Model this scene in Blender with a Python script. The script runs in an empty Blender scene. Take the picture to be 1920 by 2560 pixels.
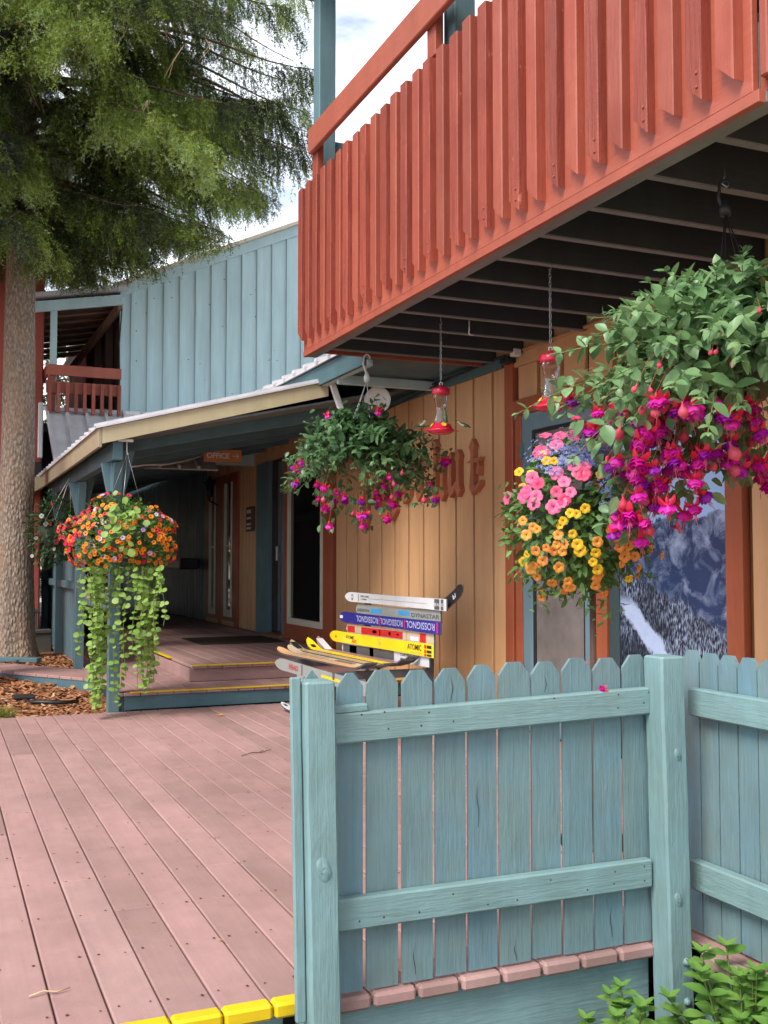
import bpy, math, random
import numpy as np
from mathutils import Vector, Matrix

R = math.radians
random.seed(7)
rng = np.random.default_rng(11)
sc = bpy.context.scene
col = sc.collection

# ------------------------------------------------------------------ camera
cam_d = bpy.data.cameras.new('camera')
cam = bpy.data.objects.new('camera', cam_d)
col.objects.link(cam)
cam_d.sensor_fit = 'HORIZONTAL'
cam_d.sensor_width = 36.0
cam_d.lens = 48.75
cam_d.clip_start = 0.05
cam_d.clip_end = 2000
cam.location = (0, 0, 1.19)
cam.rotation_euler = (R(90 + 2.82), 0, R(-23.25))
sc.camera = cam

# ------------------------------------------------------------------ sky and sun
SUN_EL, SUN_AZ = R(47), R(-118)          # azimuth measured from +y towards +x
world = bpy.data.worlds.new('World')
sc.world = world
world.use_nodes = True
wn, wl = world.node_tree.nodes, world.node_tree.links
wn.clear()
w_out = wn.new('ShaderNodeOutputWorld')
w_bg = wn.new('ShaderNodeBackground')
w_bg.inputs['Strength'].default_value = 0.115
w_sky = wn.new('ShaderNodeTexSky')
w_sky.sky_type = 'NISHITA'
w_sky.sun_disc = False
w_sky.sun_elevation = SUN_EL
w_sky.sun_rotation = SUN_AZ
w_sky.altitude = 2800
w_tc = wn.new('ShaderNodeTexCoord')
w_map = wn.new('ShaderNodeMapping')
w_map.inputs['Scale'].default_value = (1.6, 1.6, 4.2)
w_map.inputs['Location'].default_value = (3.1, 2.2, 0.4)
w_no = wn.new('ShaderNodeTexNoise')
w_no.inputs['Scale'].default_value = 1.9
w_no.inputs['Detail'].default_value = 7
w_no.inputs['Roughness'].default_value = 0.56
w_rp = wn.new('ShaderNodeValToRGB')
w_rp.color_ramp.elements[0].position = 0.38
w_rp.color_ramp.elements[1].position = 0.66
w_no2 = wn.new('ShaderNodeTexNoise')
w_no2.inputs['Scale'].default_value = 4.5
w_no2.inputs['Detail'].default_value = 6
w_rp2 = wn.new('ShaderNodeValToRGB')
w_rp2.color_ramp.elements[0].position = 0.3
w_rp2.color_ramp.elements[0].color = (5.6, 5.9, 6.4, 1)
w_rp2.color_ramp.elements[1].position = 0.62
w_rp2.color_ramp.elements[1].color = (9.4, 9.4, 9.4, 1)
w_gain = wn.new('ShaderNodeMix')
w_gain.data_type = 'RGBA'
w_gain.blend_type = 'MULTIPLY'
w_gain.inputs['Factor'].default_value = 1
w_gain.inputs['B'].default_value = (.62, .62, .62, 1)
w_mix = wn.new('ShaderNodeMix')
w_mix.data_type = 'RGBA'
wl.new(w_tc.outputs['Generated'], w_map.inputs['Vector'])
wl.new(w_map.outputs['Vector'], w_no.inputs['Vector'])
wl.new(w_map.outputs['Vector'], w_no2.inputs['Vector'])
wl.new(w_no.outputs['Fac'], w_rp.inputs['Fac'])
wl.new(w_no2.outputs['Fac'], w_rp2.inputs['Fac'])
wl.new(w_sky.outputs['Color'], w_gain.inputs['A'])
wl.new(w_rp.outputs['Color'], w_mix.inputs['Factor'])
wl.new(w_gain.outputs['Result'], w_mix.inputs['A'])
wl.new(w_rp2.outputs['Color'], w_mix.inputs['B'])
wl.new(w_mix.outputs['Result'], w_bg.inputs['Color'])
wl.new(w_bg.outputs['Background'], w_out.inputs['Surface'])

sun_d = bpy.data.lights.new('sun', 'SUN')
sun_d.energy = 1.5
sun_d.angle = R(26)
sun_d.color = (1.0, 0.95, 0.87)
sun = bpy.data.objects.new('sun', sun_d)
col.objects.link(sun)
sd = Vector((math.sin(SUN_AZ) * math.cos(SUN_EL), math.cos(SUN_AZ) * math.cos(SUN_EL), math.sin(SUN_EL)))
sun.rotation_euler = sd.to_track_quat('Z', 'Y').to_euler()

sc.view_settings.view_transform = 'Standard'
sc.view_settings.look = 'None'
sc.view_settings.exposure = 1.62
sc.view_settings.gamma = 1
sc.view_settings.use_curve_mapping = False
sc.cycles.max_bounces = 7
sc.cycles.diffuse_bounces = 4
sc.cycles.glossy_bounces = 3
sc.cycles.use_adaptive_sampling = True
sc.cycles.adaptive_threshold = 0.02
sc.cycles.transparent_max_bounces = 16


# ------------------------------------------------------------------ materials
class NT:
    def __init__(self, name):
        self.m = bpy.data.materials.new(name)
        self.m.use_nodes = True
        self.t = self.m.node_tree
        self.b = self.t.nodes['Principled BSDF']

    def n(self, typ, **kw):
        nd = self.t.nodes.new(typ)
        for k, v in kw.items():
            if k in ('ops', 'op'):
                nd.operation = v
            elif hasattr(nd, k):
                setattr(nd, k, v)
            else:
                nd.inputs[k].default_value = v
        return nd

    def l(self, a, b):
        self.t.links.new(a, b)

    def noise(self, vec, scale, detail=4, rough=.55, dist=0.0):
        nd = self.n('ShaderNodeTexNoise')
        nd.inputs['Scale'].default_value = scale
        nd.inputs['Detail'].default_value = detail
        nd.inputs['Roughness'].default_value = rough
        nd.inputs['Distortion'].default_value = dist
        self.l(vec, nd.inputs['Vector'])
        return nd.outputs['Fac']

    def ramp(self, fac, stops):
        nd = self.n('ShaderNodeValToRGB')
        e = nd.color_ramp.elements
        while len(e) < len(stops):
            e.new(0.5)
        for i, (p, c) in enumerate(stops):
            e[i].position = p
            e[i].color = (c, c, c, 1) if isinstance(c, (int, float)) else (*c[:3], 1)
        self.l(fac, nd.inputs['Fac'])
        return nd.outputs['Color']

    def mix(self, fac, a, b, blend='MIX'):
        nd = self.n('ShaderNodeMix')
        nd.data_type = 'RGBA'
        nd.blend_type = blend
        for s, v in (('Factor', fac), ('A', a), ('B', b)):
            if isinstance(v, (int, float)):
                nd.inputs[s].default_value = v if s == 'Factor' else (v, v, v, 1)
            elif isinstance(v, tuple):
                nd.inputs[s].default_value = (*v[:3], 1)
            else:
                self.l(v, nd.inputs[s])
        return nd.outputs['Result']

    def coords(self, scale=(1, 1, 1), rnd=True):
        tc = self.n('ShaderNodeTexCoord')
        mp = self.n('ShaderNodeMapping')
        mp.inputs['Scale'].default_value = scale
        if rnd:
            oi = self.n('ShaderNodeObjectInfo')
            mu = self.n('ShaderNodeMath')
            mu.operation = 'MULTIPLY'
            mu.inputs[1].default_value = 37.0
            self.l(oi.outputs['Random'], mu.inputs[0])
            ad = self.n('ShaderNodeVectorMath')
            ad.operation = 'ADD'
            self.l(tc.outputs['Object'], ad.inputs[0])
            self.l(mu.outputs[0], ad.inputs[1])
            self.l(ad.outputs[0], mp.inputs['Vector'])
        else:
            self.l(tc.outputs['Object'], mp.inputs['Vector'])
        return mp.outputs['Vector']

    def wear(self, cc, scale=(1, 1, 1), k=1.2, lo=.86, hi=1.05):
        ge = self.n('ShaderNodeNewGeometry')
        mp = self.n('ShaderNodeMapping')
        mp.inputs['Scale'].default_value = scale
        self.l(ge.outputs['Position'], mp.inputs['Vector'])
        nz = self.noise(mp.outputs['Vector'], k, 6, .62, .3)
        return self.mix(1.0, cc, self.ramp(nz, [(.32, lo), (.52, (lo + hi) / 2), (.70, hi)]), 'MULTIPLY')

    def bump(self, h, strength=.3, dist=.01):
        nd = self.n('ShaderNodeBump')
        nd.inputs['Strength'].default_value = strength
        nd.inputs['Distance'].default_value = dist
        self.l(h, nd.inputs['Height'])
        self.l(nd.outputs['Normal'], self.b.inputs['Normal'])

    def done(self, colr, rough=.6, spec=.35):
        if isinstance(colr, tuple):
            self.b.inputs['Base Color'].default_value = (*colr[:3], 1)
        else:
            self.l(colr, self.b.inputs['Base Color'])
        if isinstance(rough, (int, float)):
            self.b.inputs['Roughness'].default_value = rough
        else:
            self.l(rough, self.b.inputs['Roughness'])
        self.b.inputs['Specular IOR Level'].default_value = spec
        return self.m


def sh(c, k):
    return tuple(min(1, max(0, x * k)) for x in c)


def paint(name, c, grain='z', var=.22, rough=.5, bump=.35, chips=0.0, chipcol=(.42, .33, .24), rnd=.18, spec=.35, hue=None, scale=1.0):
    """painted timber: grain along one axis, blotches, optional flaking"""
    t = NT(name)
    st = {'x': (.06, 1, 1), 'y': (1, .06, 1), 'z': (1, 1, .06), 'n': (1, 1, 1)}[grain]
    v = t.coords(st)
    v2 = t.coords((1, 1, 1))
    g = t.noise(v, 70 * scale, 5, .6, .4)
    b = t.noise(v2, 2.6 * scale, 5, .6)
    f = t.noise(v2, 45 * scale, 3, .6)
    cc = t.mix(t.ramp(g, [(.3, 0), (.7, 1)]), sh(c, 1 - var * .8), sh(c, 1 + var * .5))
    cc = t.mix(t.ramp(b, [(.3, 0), (.72, 1)]), cc, hue or sh(c, 1 - var * 1.1))
    oi = t.n('ShaderNodeObjectInfo')
    cc = t.mix(1.0, cc, t.ramp(oi.outputs['Random'], [(0, 1 - rnd), (1, 1 + rnd * .0 + 0.0)]), 'MULTIPLY')
    if chips > 0:
        ch = t.noise(t.coords({'x': (.35, 1, 1), 'y': (1, .35, 1), 'z': (1, 1, .35), 'n': (1, 1, 1)}[grain]), 24 * scale, 6, .7)
        k = t.ramp(ch, [(.74 - chips, 0), (.755 - chips, 1)])
        cc = t.mix(k, cc, chipcol)
    cc = t.wear(cc, (3, 3, .35), 2.2, .87, 1.05)
    h = t.mix(.35, g, f)
    t.bump(h, bump, .006)
    return t.done(cc, t.ramp(b, [(.2, rough - .1), (.8, rough + .15)]), spec)


def rough_paint(name, c, grain, hue, alt, bump=.5):
    """thick weathered paint over sawn timber: deep grain, lumps, dirt and a few bare flecks"""
    t = NT(name)
    st = {'x': (.05, 1, 1), 'y': (1, .05, 1), 'z': (1, 1, .05)}[grain]
    st2 = {'x': (.25, 1, 1), 'y': (1, .25, 1), 'z': (1, 1, .25)}[grain]
    g = t.noise(t.coords(st), 46, 6, .65, .35)
    g2 = t.noise(t.coords(st), 150, 4, .6, .2)
    lump = t.noise(t.coords(st2), 42, 4, .55, .6)
    b = t.noise(t.coords((1, 1, 1)), 4.5, 6, .65)
    ch = t.noise(t.coords(st2), 60, 7, .75)
    cc = c
    if alt:
        oi = t.n('ShaderNodeObjectInfo')
        cc = t.mix(t.ramp(oi.outputs['Random'], [(.15, 0), (.85, 1)]), cc, alt)
    cc = t.mix(t.ramp(b, [(.38, 0), (.68, .9)]), cc, hue)
    cc = t.mix(1.0, cc, t.ramp(g, [(.28, .90), (.5, 1.0), (.75, 1.03)]), 'MULTIPLY')
    cc = t.mix(1.0, cc, t.ramp(g2, [(.3, .93), (.6, 1.0)]), 'MULTIPLY')
    cc = t.mix(t.ramp(ch, [(.69, 0), (.73, .75)]), cc, (.46, .47, .43))
    cc = t.mix(t.ramp(ch, [(.25, .8), (.29, 0)]), cc, (.10, .11, .10))
    cc = t.wear(cc, (2, 2, .9), 4, .85, 1.04)
    h = t.mix(.6, g, lump)
    h = t.mix(.3, h, g2)
    t.bump(h, bump, .012)
    return t.done(cc, t.ramp(lump, [(.3, .38), (.7, .62)]), .4)


def plain(name, c, rough=.5, var=.1, scale=8, spec=.4, metal=0.0, bump=0.0):
    t = NT(name)
    v = t.coords()
    n = t.noise(v, scale, 5, .6)
    cc = t.mix(t.ramp(n, [(.3, 0), (.7, 1)]), sh(c, 1 - var), sh(c, 1 + var))
    t.b.inputs['Metallic'].default_value = metal
    if bump:
        t.bump(n, bump, .01)
    return t.done(cc, rough, spec)


def leafmat(name, c1, c2, rough=.42, trans=.25, vein=True):
    t = NT(name)
    oi = t.n('ShaderNodeObjectInfo')
    v = t.coords()
    n = t.noise(v, 30, 3, .6)
    at = t.n('ShaderNodeAttribute')
    at.attribute_name = 'tint'
    ad = t.n('ShaderNodeMath')
    ad.operation = 'ADD'
    t.l(oi.outputs['Random'], ad.inputs[0])
    t.l(at.outputs['Fac'], ad.inputs[1])
    fr = t.n('ShaderNodeMath')
    fr.operation = 'FRACT'
    t.l(ad.outputs[0], fr.inputs[0])
    cc = t.mix(fr.outputs[0], c1, c2)
    cc = t.mix(t.ramp(n, [(.3, 0), (.75, .5)]), cc, sh(c1, .7))
    m = t.done(cc, rough, .4)
    # thin-leaf translucency
    tr = t.n('ShaderNodeBsdfTranslucent')
    t.l(cc, tr.inputs['Color'])
    mx = t.n('ShaderNodeMixShader')
    mx.inputs[0].default_value = trans
    out = t.t.nodes['Material Output']
    t.l(t.b.outputs[0], mx.inputs[1])
    t.l(tr.outputs[0], mx.inputs[2])
    t.l(mx.outputs[0], out.inputs['Surface'])
    return m


M = {}
C_FENCE = (.205, .335, .345)
M['fence_v'] = rough_paint('fence_paint_upright', C_FENCE, 'z', (.19, .285, .275), None)
M['fence_pick'] = rough_paint('fence_paint_picket', (.165, .268, .285), 'z', (.172, .238, .228), (.145, .262, .315))
M['fence_x'] = rough_paint('fence_paint_rail', (.215, .345, .35), 'x', (.19, .285, .275), None)
M['fence_y'] = rough_paint('fence_paint_rail_side', (.215, .345, .35), 'y', (.19, .285, .275), None)
M['blue_v'] = paint('blue_wall_paint', (.49, .655, .68), 'z', .10, .55, .3, .0, rnd=.08, hue=(.45, .61, .635))
M['blue_x'] = paint('blue_trim_paint', (.49, .655, .68), 'x', .10, .55, .3, .0, rnd=.08, hue=(.45, .61, .635))
M['slate_v'] = paint('slate_post_paint', (.125, .215, .24), 'z', .2, .5, .3, .0, rnd=.15)
M['slate_x'] = paint('slate_trim_paint', (.10, .19, .215), 'x', .2, .5, .3, .0, rnd=.15)
M['slate_y'] = paint('slate_trim_paint_long', (.10, .19, .215), 'y', .2, .5, .3, .0, rnd=.15)
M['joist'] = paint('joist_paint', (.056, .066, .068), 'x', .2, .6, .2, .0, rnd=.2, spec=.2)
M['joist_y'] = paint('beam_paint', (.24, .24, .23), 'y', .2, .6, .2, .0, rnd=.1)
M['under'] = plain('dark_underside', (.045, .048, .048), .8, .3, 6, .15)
C_RED = (.43, .113, .07)
M['red_slat'] = paint('red_slat_paint', C_RED, 'z', .2, .42, .45, .035, (.56, .26, .19), .3, hue=(.32, .064, .038))
M['red_rough'] = paint('red_rough_paint', (.37, .082, .05), 'z', .42, .4, 1.0, .06, (.50, .19, .13), .22, hue=(.27, .052, .032))
M['red_panel'] = paint('red_panel_paint', (.42, .105, .064), 'y', .16, .45, .3, .0, rnd=.1)
M['red_x'] = paint('red_rail_paint', C_RED, 'x', .16, .45, .3, .01, (.5, .2, .15), .1)
M['red_y'] = paint('red_rail_paint_long', C_RED, 'y', .16, .45, .35, .02, (.5, .2, .15), .08)
C_TAN = (.70, .395, .195)
M['tan_v'] = paint('tan_siding_paint', C_TAN, 'z', .1, .5, .25, .0, rnd=.08, hue=(.65, .365, .18))
M['tan_y'] = paint('tan_trim_paint', C_TAN, 'y', .1, .5, .25, .0, rnd=.08)
M['tan_gap'] = plain('brown_groove', (.19, .075, .03), .7, .2, 5, .2)
M['orange_v'] = paint('rust_trim_paint', (.40, .105, .047), 'z', .14, .45, .3, .0, rnd=.1)
M['orange_y'] = paint('rust_trim_paint_cross', (.40, .105, .047), 'y', .14, .45, .3, .0, rnd=.1)
M['letter'] = paint('letter_paint', (.50, .175, .085), 'z', .14, .5, .3, .0, rnd=.05)
M['beige'] = paint('beige_metal_fascia', (.52, .44, .27), 'x', .08, .4, .1, .0, rnd=.05)
M['cream'] = plain('cream_frame', (.62, .55, .43), .45, .06, 6)
M['white'] = plain('white_plastic', (.72, .72, .70), .4, .05, 10)
M['grey_metal'] = plain('grey_roof_metal', (.60, .585, .60), .5, .12, 5, .5, .1)
M['dark_metal'] = plain('dark_iron', (.03, .03, .032), .45, .2, 12, .5, .4)
M['chain'] = plain('galvanised_steel', (.42, .42, .42), .35, .15, 30, .5, .9)
M['brownwood'] = paint('brown_soffit_wood', (.34, .20, .135), 'x', .45, .7, .4, .0, rnd=.3)
M['brownwood_v'] = paint('brown_post_wood', (.15, .085, .065), 'z', .4, .7, .4, .0, rnd=.3)
M['greywood'] = paint('weathered_wood', (.13, .115, .095), 'x', .4, .8, .6, .0, rnd=.25)
M['stucco'] = plain('red_stucco', (.36, .085, .062), .75, .14, 30, .25, 0, .5)
M['yellow'] = paint('yellow_step_paint', (.80, .56, .012), 'x', .1, .42, .25, .025, (.33, .25, .16), .06, hue=(.72, .47, .01))
M['mat'] = plain('dark_mat_fibre', (.055, .045, .03), .95, .3, 150, .1, 0, .8)


def deckmat(name, axis):
    t = NT(name)
    v = t.coords((1, 1, 1))
    sp = t.noise(v, 420, 2, .7)
    gr = t.noise(t.coords({'y': (1, .04, 1), 'x': (.04, 1, 1)}[axis]), 60, 4, .6)
    bl = t.noise(v, 1.7, 5, .6)
    bl2 = t.noise(v, 9, 5, .65)
    base = (.455, .278, .257)
    cc = t.mix(t.ramp(gr, [(.3, 0), (.7, 1)]), sh(base, .93), sh(base, 1.06))
    cc = t.mix(t.ramp(bl, [(.35, 0), (.7, .75)]), cc, (.32, .20, .175))
    cc = t.mix(t.ramp(bl2, [(.5, 0), (.8, .5)]), cc, (.45, .29, .27))
    cc = t.mix(t.ramp(sp, [(.62, 0), (.72, .7)]), cc, (.66, .50, .47))
    cc = t.mix(t.ramp(sp, [(.26, .5), (.36, 0)]), cc, (.25, .11, .09))
    oi = t.n('ShaderNodeObjectInfo')
    cc = t.mix(1.0, cc, t.ramp(oi.outputs['Random'], [(0, (.80, .80, .79)), (.35, (.92, .89, .88)), (.7, (1, .95, .96)), (1, (1.0, 1.0, 1.0))]), 'MULTIPLY')
    cc = t.wear(cc, (1, .45, 1), 1.5, .80, 1.06)
    cc = t.wear(cc, (1, .8, 1), 9, .92, 1.03)
    t.bump(sp, .25, .002)
    return t.done(cc, t.ramp(bl, [(.2, .5), (.8, .72)]), .3)


M['deck'] = deckmat('composite_deck_board', 'y')
M['deck_x'] = deckmat('composite_riser_board', 'x')
M['rust'] = plain('rusty_screw', (.10, .035, .015), .8, .3, 40, .2)

# ground, mulch, bark
t = NT('garden_soil')
v = t.coords((1, 1, 1), False)
M['soil'] = t.done(t.mix(t.ramp(t.noise(v, 9, 8, .7), [(.3, 0), (.7, 1)]), (.05, .033, .02), (.13, .085, .05)), .95, .1)
t = NT('dusty_gravel_ground')
v = t.coords((1, 1, 1), False)
M['paving'] = t.done(t.mix(t.ramp(t.noise(v, 7, 8, .7), [(.3, 0), (.7, 1)]), (.26, .235, .205), (.40, .37, .33)), .95, .1)
t = NT('bark_mulch')
v = t.coords((1, 1, 1), False)
n1 = t.noise(v, 38, 7, .75)
t.bump(n1, .9, .03)
M['mulch'] = t.done(t.mix(t.ramp(n1, [(.3, 0), (.68, 1)]), (.09, .035, .015), (.36, .155, .07)), .9, .15)
t = NT('mulch_chip')
at = t.n('ShaderNodeAttribute')
at.attribute_name = 'tint'
M['chip'] = t.done(t.ramp(at.outputs['Fac'], [(0, (.10, .035, .014)), (.45, (.30, .115, .05)), (.8, (.45, .21, .10)), (1, (.52, .36, .22))]), .85, .2)
t = NT('spruce_bark')
v = t.coords((1, 1, .45), False)
vo = t.n('ShaderNodeTexVoronoi')
vo.inputs['Scale'].default_value = 34
vo.inputs['Randomness'].default_value = 1
t.l(v, vo.inputs['Vector'])
n1 = t.noise(v, 60, 6, .7)
n2 = t.noise(v, 4, 4, .6)
cc = t.mix(t.ramp(vo.outputs['Distance'], [(.12, 0), (.6, 1)]), (.36, .285, .225), (.15, .10, .07))
cc = t.mix(t.ramp(n1, [(.4, 0), (.75, .8)]), cc, (.46, .385, .32))
cc = t.mix(t.ramp(n2, [(.45, 0), (.75, .55)]), cc, (.34, .19, .10))
hm = t.mix(.4, t.ramp(vo.outputs['Distance'], [(0, 1), (.7, 0)]), n1)
t.bump(hm, .9, .03)
M['bark'] = t.done(cc, .9, .15)
M['twig'] = plain('spruce_twig', (.13, .085, .055), .85, .3, 20, .15)

t = NT('spruce_needles')
at = t.n('ShaderNodeAttribute')
at.attribute_name = 'tint'
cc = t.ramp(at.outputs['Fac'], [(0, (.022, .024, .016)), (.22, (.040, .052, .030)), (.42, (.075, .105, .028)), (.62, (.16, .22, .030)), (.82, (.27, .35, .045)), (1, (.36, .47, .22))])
M['needle'] = t.done(cc, .6, .3)
tr = t.n('ShaderNodeBsdfTranslucent')
t.l(cc, tr.inputs['Color'])
mx = t.n('ShaderNodeMixShader')
mx.inputs[0].default_value = .3
t.l(t.b.outputs[0], mx.inputs[1])
t.l(tr.outputs[0], mx.inputs[2])
t.l(mx.outputs[0], t.t.nodes['Material Output'].inputs['Surface'])

t = NT('rocky_hillside')
v = t.coords((1, 1, 1), False)
n1 = t.noise(v, .22, 8, .7, .5)
n2 = t.noise(v, .06, 5, .6)
cc = t.mix(t.ramp(n1, [(.35, 0), (.65, 1)]), (.30, .20, .12), (.52, .42, .30))
cc = t.mix(t.ramp(n2, [(.52, 0), (.6, 1)]), cc, (.07, .10, .04))
t.bump(n1, 1, 2)
M['hill'] = t.done(cc, .95, .1)

# glass
t = NT('dark_window_glass')
M['glass_dark'] = t.done((.010, .012, .012), .03, .75)
t = NT('clear_bottle_glass')
t.b.inputs['Transmission Weight'].default_value = 1
t.b.inputs['IOR'].default_value = 1.3
t.b.inputs['Alpha'].default_value = .55
M['glass'] = t.done((.97, .97, .96), .02, .6)
t = NT('sugar_water')
t.b.inputs['Transmission Weight'].default_value = .9
t.b.inputs['IOR'].default_value = 1.2
M['nectar'] = t.done((.93, .90, .87), .04, .5)
t = NT('red_feeder_plastic')
M['feeder_red'] = t.done((.56, .012, .045), .25, .5)
M['feeder_yellow'] = plain('yellow_feeder_flower', (.78, .48, .03), .45, .1, 10)
t = NT('screen_mesh')
v = t.coords((1, 1, 1), False)
n1 = t.noise(v, 5, 5, .6)
wv = t.n('ShaderNodeTexWave')
wv.inputs['Scale'].default_value = 180
wv.bands_direction = 'DIAGONAL'
t.l(v, wv.inputs['Vector'])
cc = t.mix(t.ramp(n1, [(.3, 0), (.7, 1)]), (.16, .135, .12), (.25, .215, .195))
cc = t.mix(.25, cc, wv.outputs['Color'], 'MULTIPLY')
M['screen'] = t.done(cc, .6, .3)

# winter picture behind the pane
t = NT('winter_photo_print')
tc = t.n('ShaderNodeTexCoord')
sx = t.n('ShaderNodeSeparateXYZ')
t.l(tc.outputs['Object'], sx.inputs[0])


def mth(t, op, a, b=None):
    nd = t.n('ShaderNodeMath')
    nd.operation = op
    for i, q in enumerate((a, b)):
        if q is None:
            continue
        if isinstance(q, (int, float)):
            nd.inputs[i].default_value = q
        else:
            t.l(q, nd.inputs[i])
    return nd.outputs[0]


U, Z = sx.outputs['Y'], sx.outputs['Z']          # local: y 0 (left edge, far) .. -.96, z height
u = mth(t, 'MULTIPLY', U, -1.04)
nb = t.noise(tc.outputs['Object'], 2.3, 6, .6)
ns = t.noise(tc.outputs['Object'], 14, 8, .75)
mp = t.n('ShaderNodeMapping')
mp.inputs['Scale'].default_value = (1, 85, 20)
t.l(tc.outputs['Object'], mp.inputs['Vector'])
nt_ = t.noise(mp.outputs['Vector'], 1.0, 5, .7)
skyc = t.mix(t.ramp(mth(t, 'MULTIPLY_ADD', nb, .35), [(.08, 0), (.3, 1)]), (.08, .25, .74), (.38, .58, .90))
ridge = mth(t, 'ADD', mth(t, 'MULTIPLY', nb, .35), mth(t, 'ADD', 1.22, mth(t, 'MULTIPLY', u, .06)))
nm = t.noise(tc.outputs['Object'], 6.5, 7, .68, .6)
mt = t.mix(t.ramp(nm, [(.46, 0), (.66, 1)]), (.018, .045, .115), (.42, .53, .74))
mt = t.mix(mth(t, 'MULTIPLY', t.ramp(nm, [(.55, 0), (.62, 1)]), t.ramp(Z, [(.95, 1), (1.12, 0)])), mt, (.60, .55, .47))
mt = t.mix(t.ramp(nb, [(.35, .75), (.6, 0)]), mt, (.022, .055, .15))
k = t.ramp(mth(t, 'SUBTRACT', Z, ridge), [(0, 0), (.012, 1)])
cc = t.mix(k, mt, skyc)
vor = t.n('ShaderNodeTexVoronoi')
vor.inputs['Scale'].default_value = 1
mp2 = t.n('ShaderNodeMapping')
mp2.inputs['Scale'].default_value = (1, 105, 34)
t.l(tc.outputs['Object'], mp2.inputs['Vector'])
t.l(mp2.outputs['Vector'], vor.inputs['Vector'])
fr_ = t.mix(t.ramp(mth(t, 'ADD', mth(t, 'MULTIPLY', nt_, .75), mth(t, 'MULTIPLY', vor.outputs['Distance'], .35)), [(.50, 0), (.76, 1)]), (.008, .016, .036), (.42, .52, .70))
fr_ = t.mix(t.ramp(nb, [(.42, .85), (.58, 0)]), fr_, (.012, .018, .032))
fl = mth(t, 'ADD', mth(t, 'MULTIPLY', ns, .45), mth(t, 'SUBTRACT', 1.04, mth(t, 'MULTIPLY', u, .40)))
k2 = t.ramp(mth(t, 'SUBTRACT', fl, Z), [(.05, 0), (.09, 1)])
cc = t.mix(k2, cc, fr_)
# pale snowy slope through the trees
wob = mth(t, 'MULTIPLY', t.noise(tc.outputs['Object'], 7, 5, .6), .16)
trk = mth(t, 'ABSOLUTE', mth(t, 'SUBTRACT', mth(t, 'ADD', mth(t, 'ADD', mth(t, 'MULTIPLY', u, .85), Z), wob), 1.08))
k3 = mth(t, 'MULTIPLY', t.ramp(mth(t, 'ADD', trk, mth(t, 'MULTIPLY', nt_, .07)), [(.10, 1), (.125, 0)]), t.ramp(Z, [(.93, 1), (1.0, 0)]))
cc = t.mix(k3, cc, t.mix(ns, (.30, .42, .68), (.62, .70, .84)))
M['poster'] = t.done(cc, .25, .5)

# plants
M['leaf_f'] = leafmat('fuchsia_leaf', (.12, .245, .09), (.28, .44, .20), .33)
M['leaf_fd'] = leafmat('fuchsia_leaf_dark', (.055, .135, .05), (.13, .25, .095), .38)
M['leaf_p'] = leafmat('petunia_leaf', (.085, .185, .04), (.19, .33, .085), .5)
M['leaf_t'] = leafmat('trailing_leaf', (.20, .36, .055), (.36, .50, .13), .45, .35)
M['leaf_o'] = leafmat('basket_foliage', (.06, .14, .022), (.16, .28, .05), .5)
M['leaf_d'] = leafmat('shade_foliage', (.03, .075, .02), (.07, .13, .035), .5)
M['leaf_w'] = leafmat('wild_leaf', (.12, .27, .045), (.22, .38, .08), .42, .3)
M['stem'] = plain('green_stem', (.12, .17, .04), .6, .2, 20)
M['stem_r'] = plain('red_stem', (.30, .10, .05), .6, .2, 20)


def petal(name, c1, c2, tr=.25):
    return leafmat(name, c1, c2, .5, tr)


M['sepal'] = petal('fuchsia_sepal', (.78, .016, .05), (.86, .05, .12))
M['bud'] = petal('fuchsia_bud_skin', (.75, .05, .11), (.82, .14, .20))
M['corolla'] = petal('fuchsia_corolla', (.66, .008, .30), (.85, .03, .52))
M['corolla_v'] = petal('fuchsia_corolla_violet', (.30, .008, .40), (.55, .012, .42))
M['stamen'] = petal('fuchsia_stamen', (.75, .12, .22), (.85, .20, .28))
M['p_pink'] = petal('petunia_pink', (.82, .11, .26), (.88, .22, .40))
M['p_rose'] = petal('petunia_rose', (.78, .06, .17), (.84, .12, .24))
M['p_yellow'] = petal('petunia_yellow', (.85, .47, .012), (.90, .58, .03))
M['p_orange'] = petal('petunia_apricot', (.85, .28, .06), (.88, .42, .06))
M['p_throat'] = petal('flower_throat', (.16, .035, .01), (.24, .06, .015))
M['c_orange'] = petal('calibrachoa_orange', (.86, .22, .008), (.90, .32, .015))
M['c_red'] = petal('calibrachoa_red', (.62, .008, .045), (.75, .03, .07))
M['c_violet'] = petal('calibrachoa_white_violet', (.62, .42, .75), (.78, .70, .82))
M['c_white'] = petal('petunia_white', (.70, .70, .66), (.80, .80, .76))
M['t_violet'] = petal('violet_throat', (.10, .01, .18), (.14, .02, .25))
M['lobelia'] = petal('lobelia_blue', (.20, .22, .58), (.50, .53, .80))
M['pot'] = plain('basket_pot', (.05, .07, .045), .6, .2, 10)
M['pot_brown'] = plain('brown_plastic_pot', (.22, .10, .06), .55, .15, 10)


# ------------------------------------------------------------------ geometry helpers
WOFF = {}


def link(o, parent=None, loc=(0, 0, 0)):
    col.objects.link(o)
    loc = Vector(loc)
    WOFF[o.name] = loc.copy()
    if parent is not None:
        o.parent = parent
        o.location = loc - WOFF[parent.name]
    else:
        o.location = loc
    return o


def thing(name, label, cat, loc=(0, 0, 0), group=None, kind=None):
    o = bpy.data.objects.new(name, None)
    o.empty_display_size = .05
    link(o, None, loc)
    return tag(o, label, cat, group, kind)


def tag(o, label=None, cat=None, group=None, kind=None):
    if label:
        o['label'] = label
    if cat:
        o['category'] = cat
    if group:
        o['group'] = group
    if kind:
        o['kind'] = kind
    return o


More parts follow.
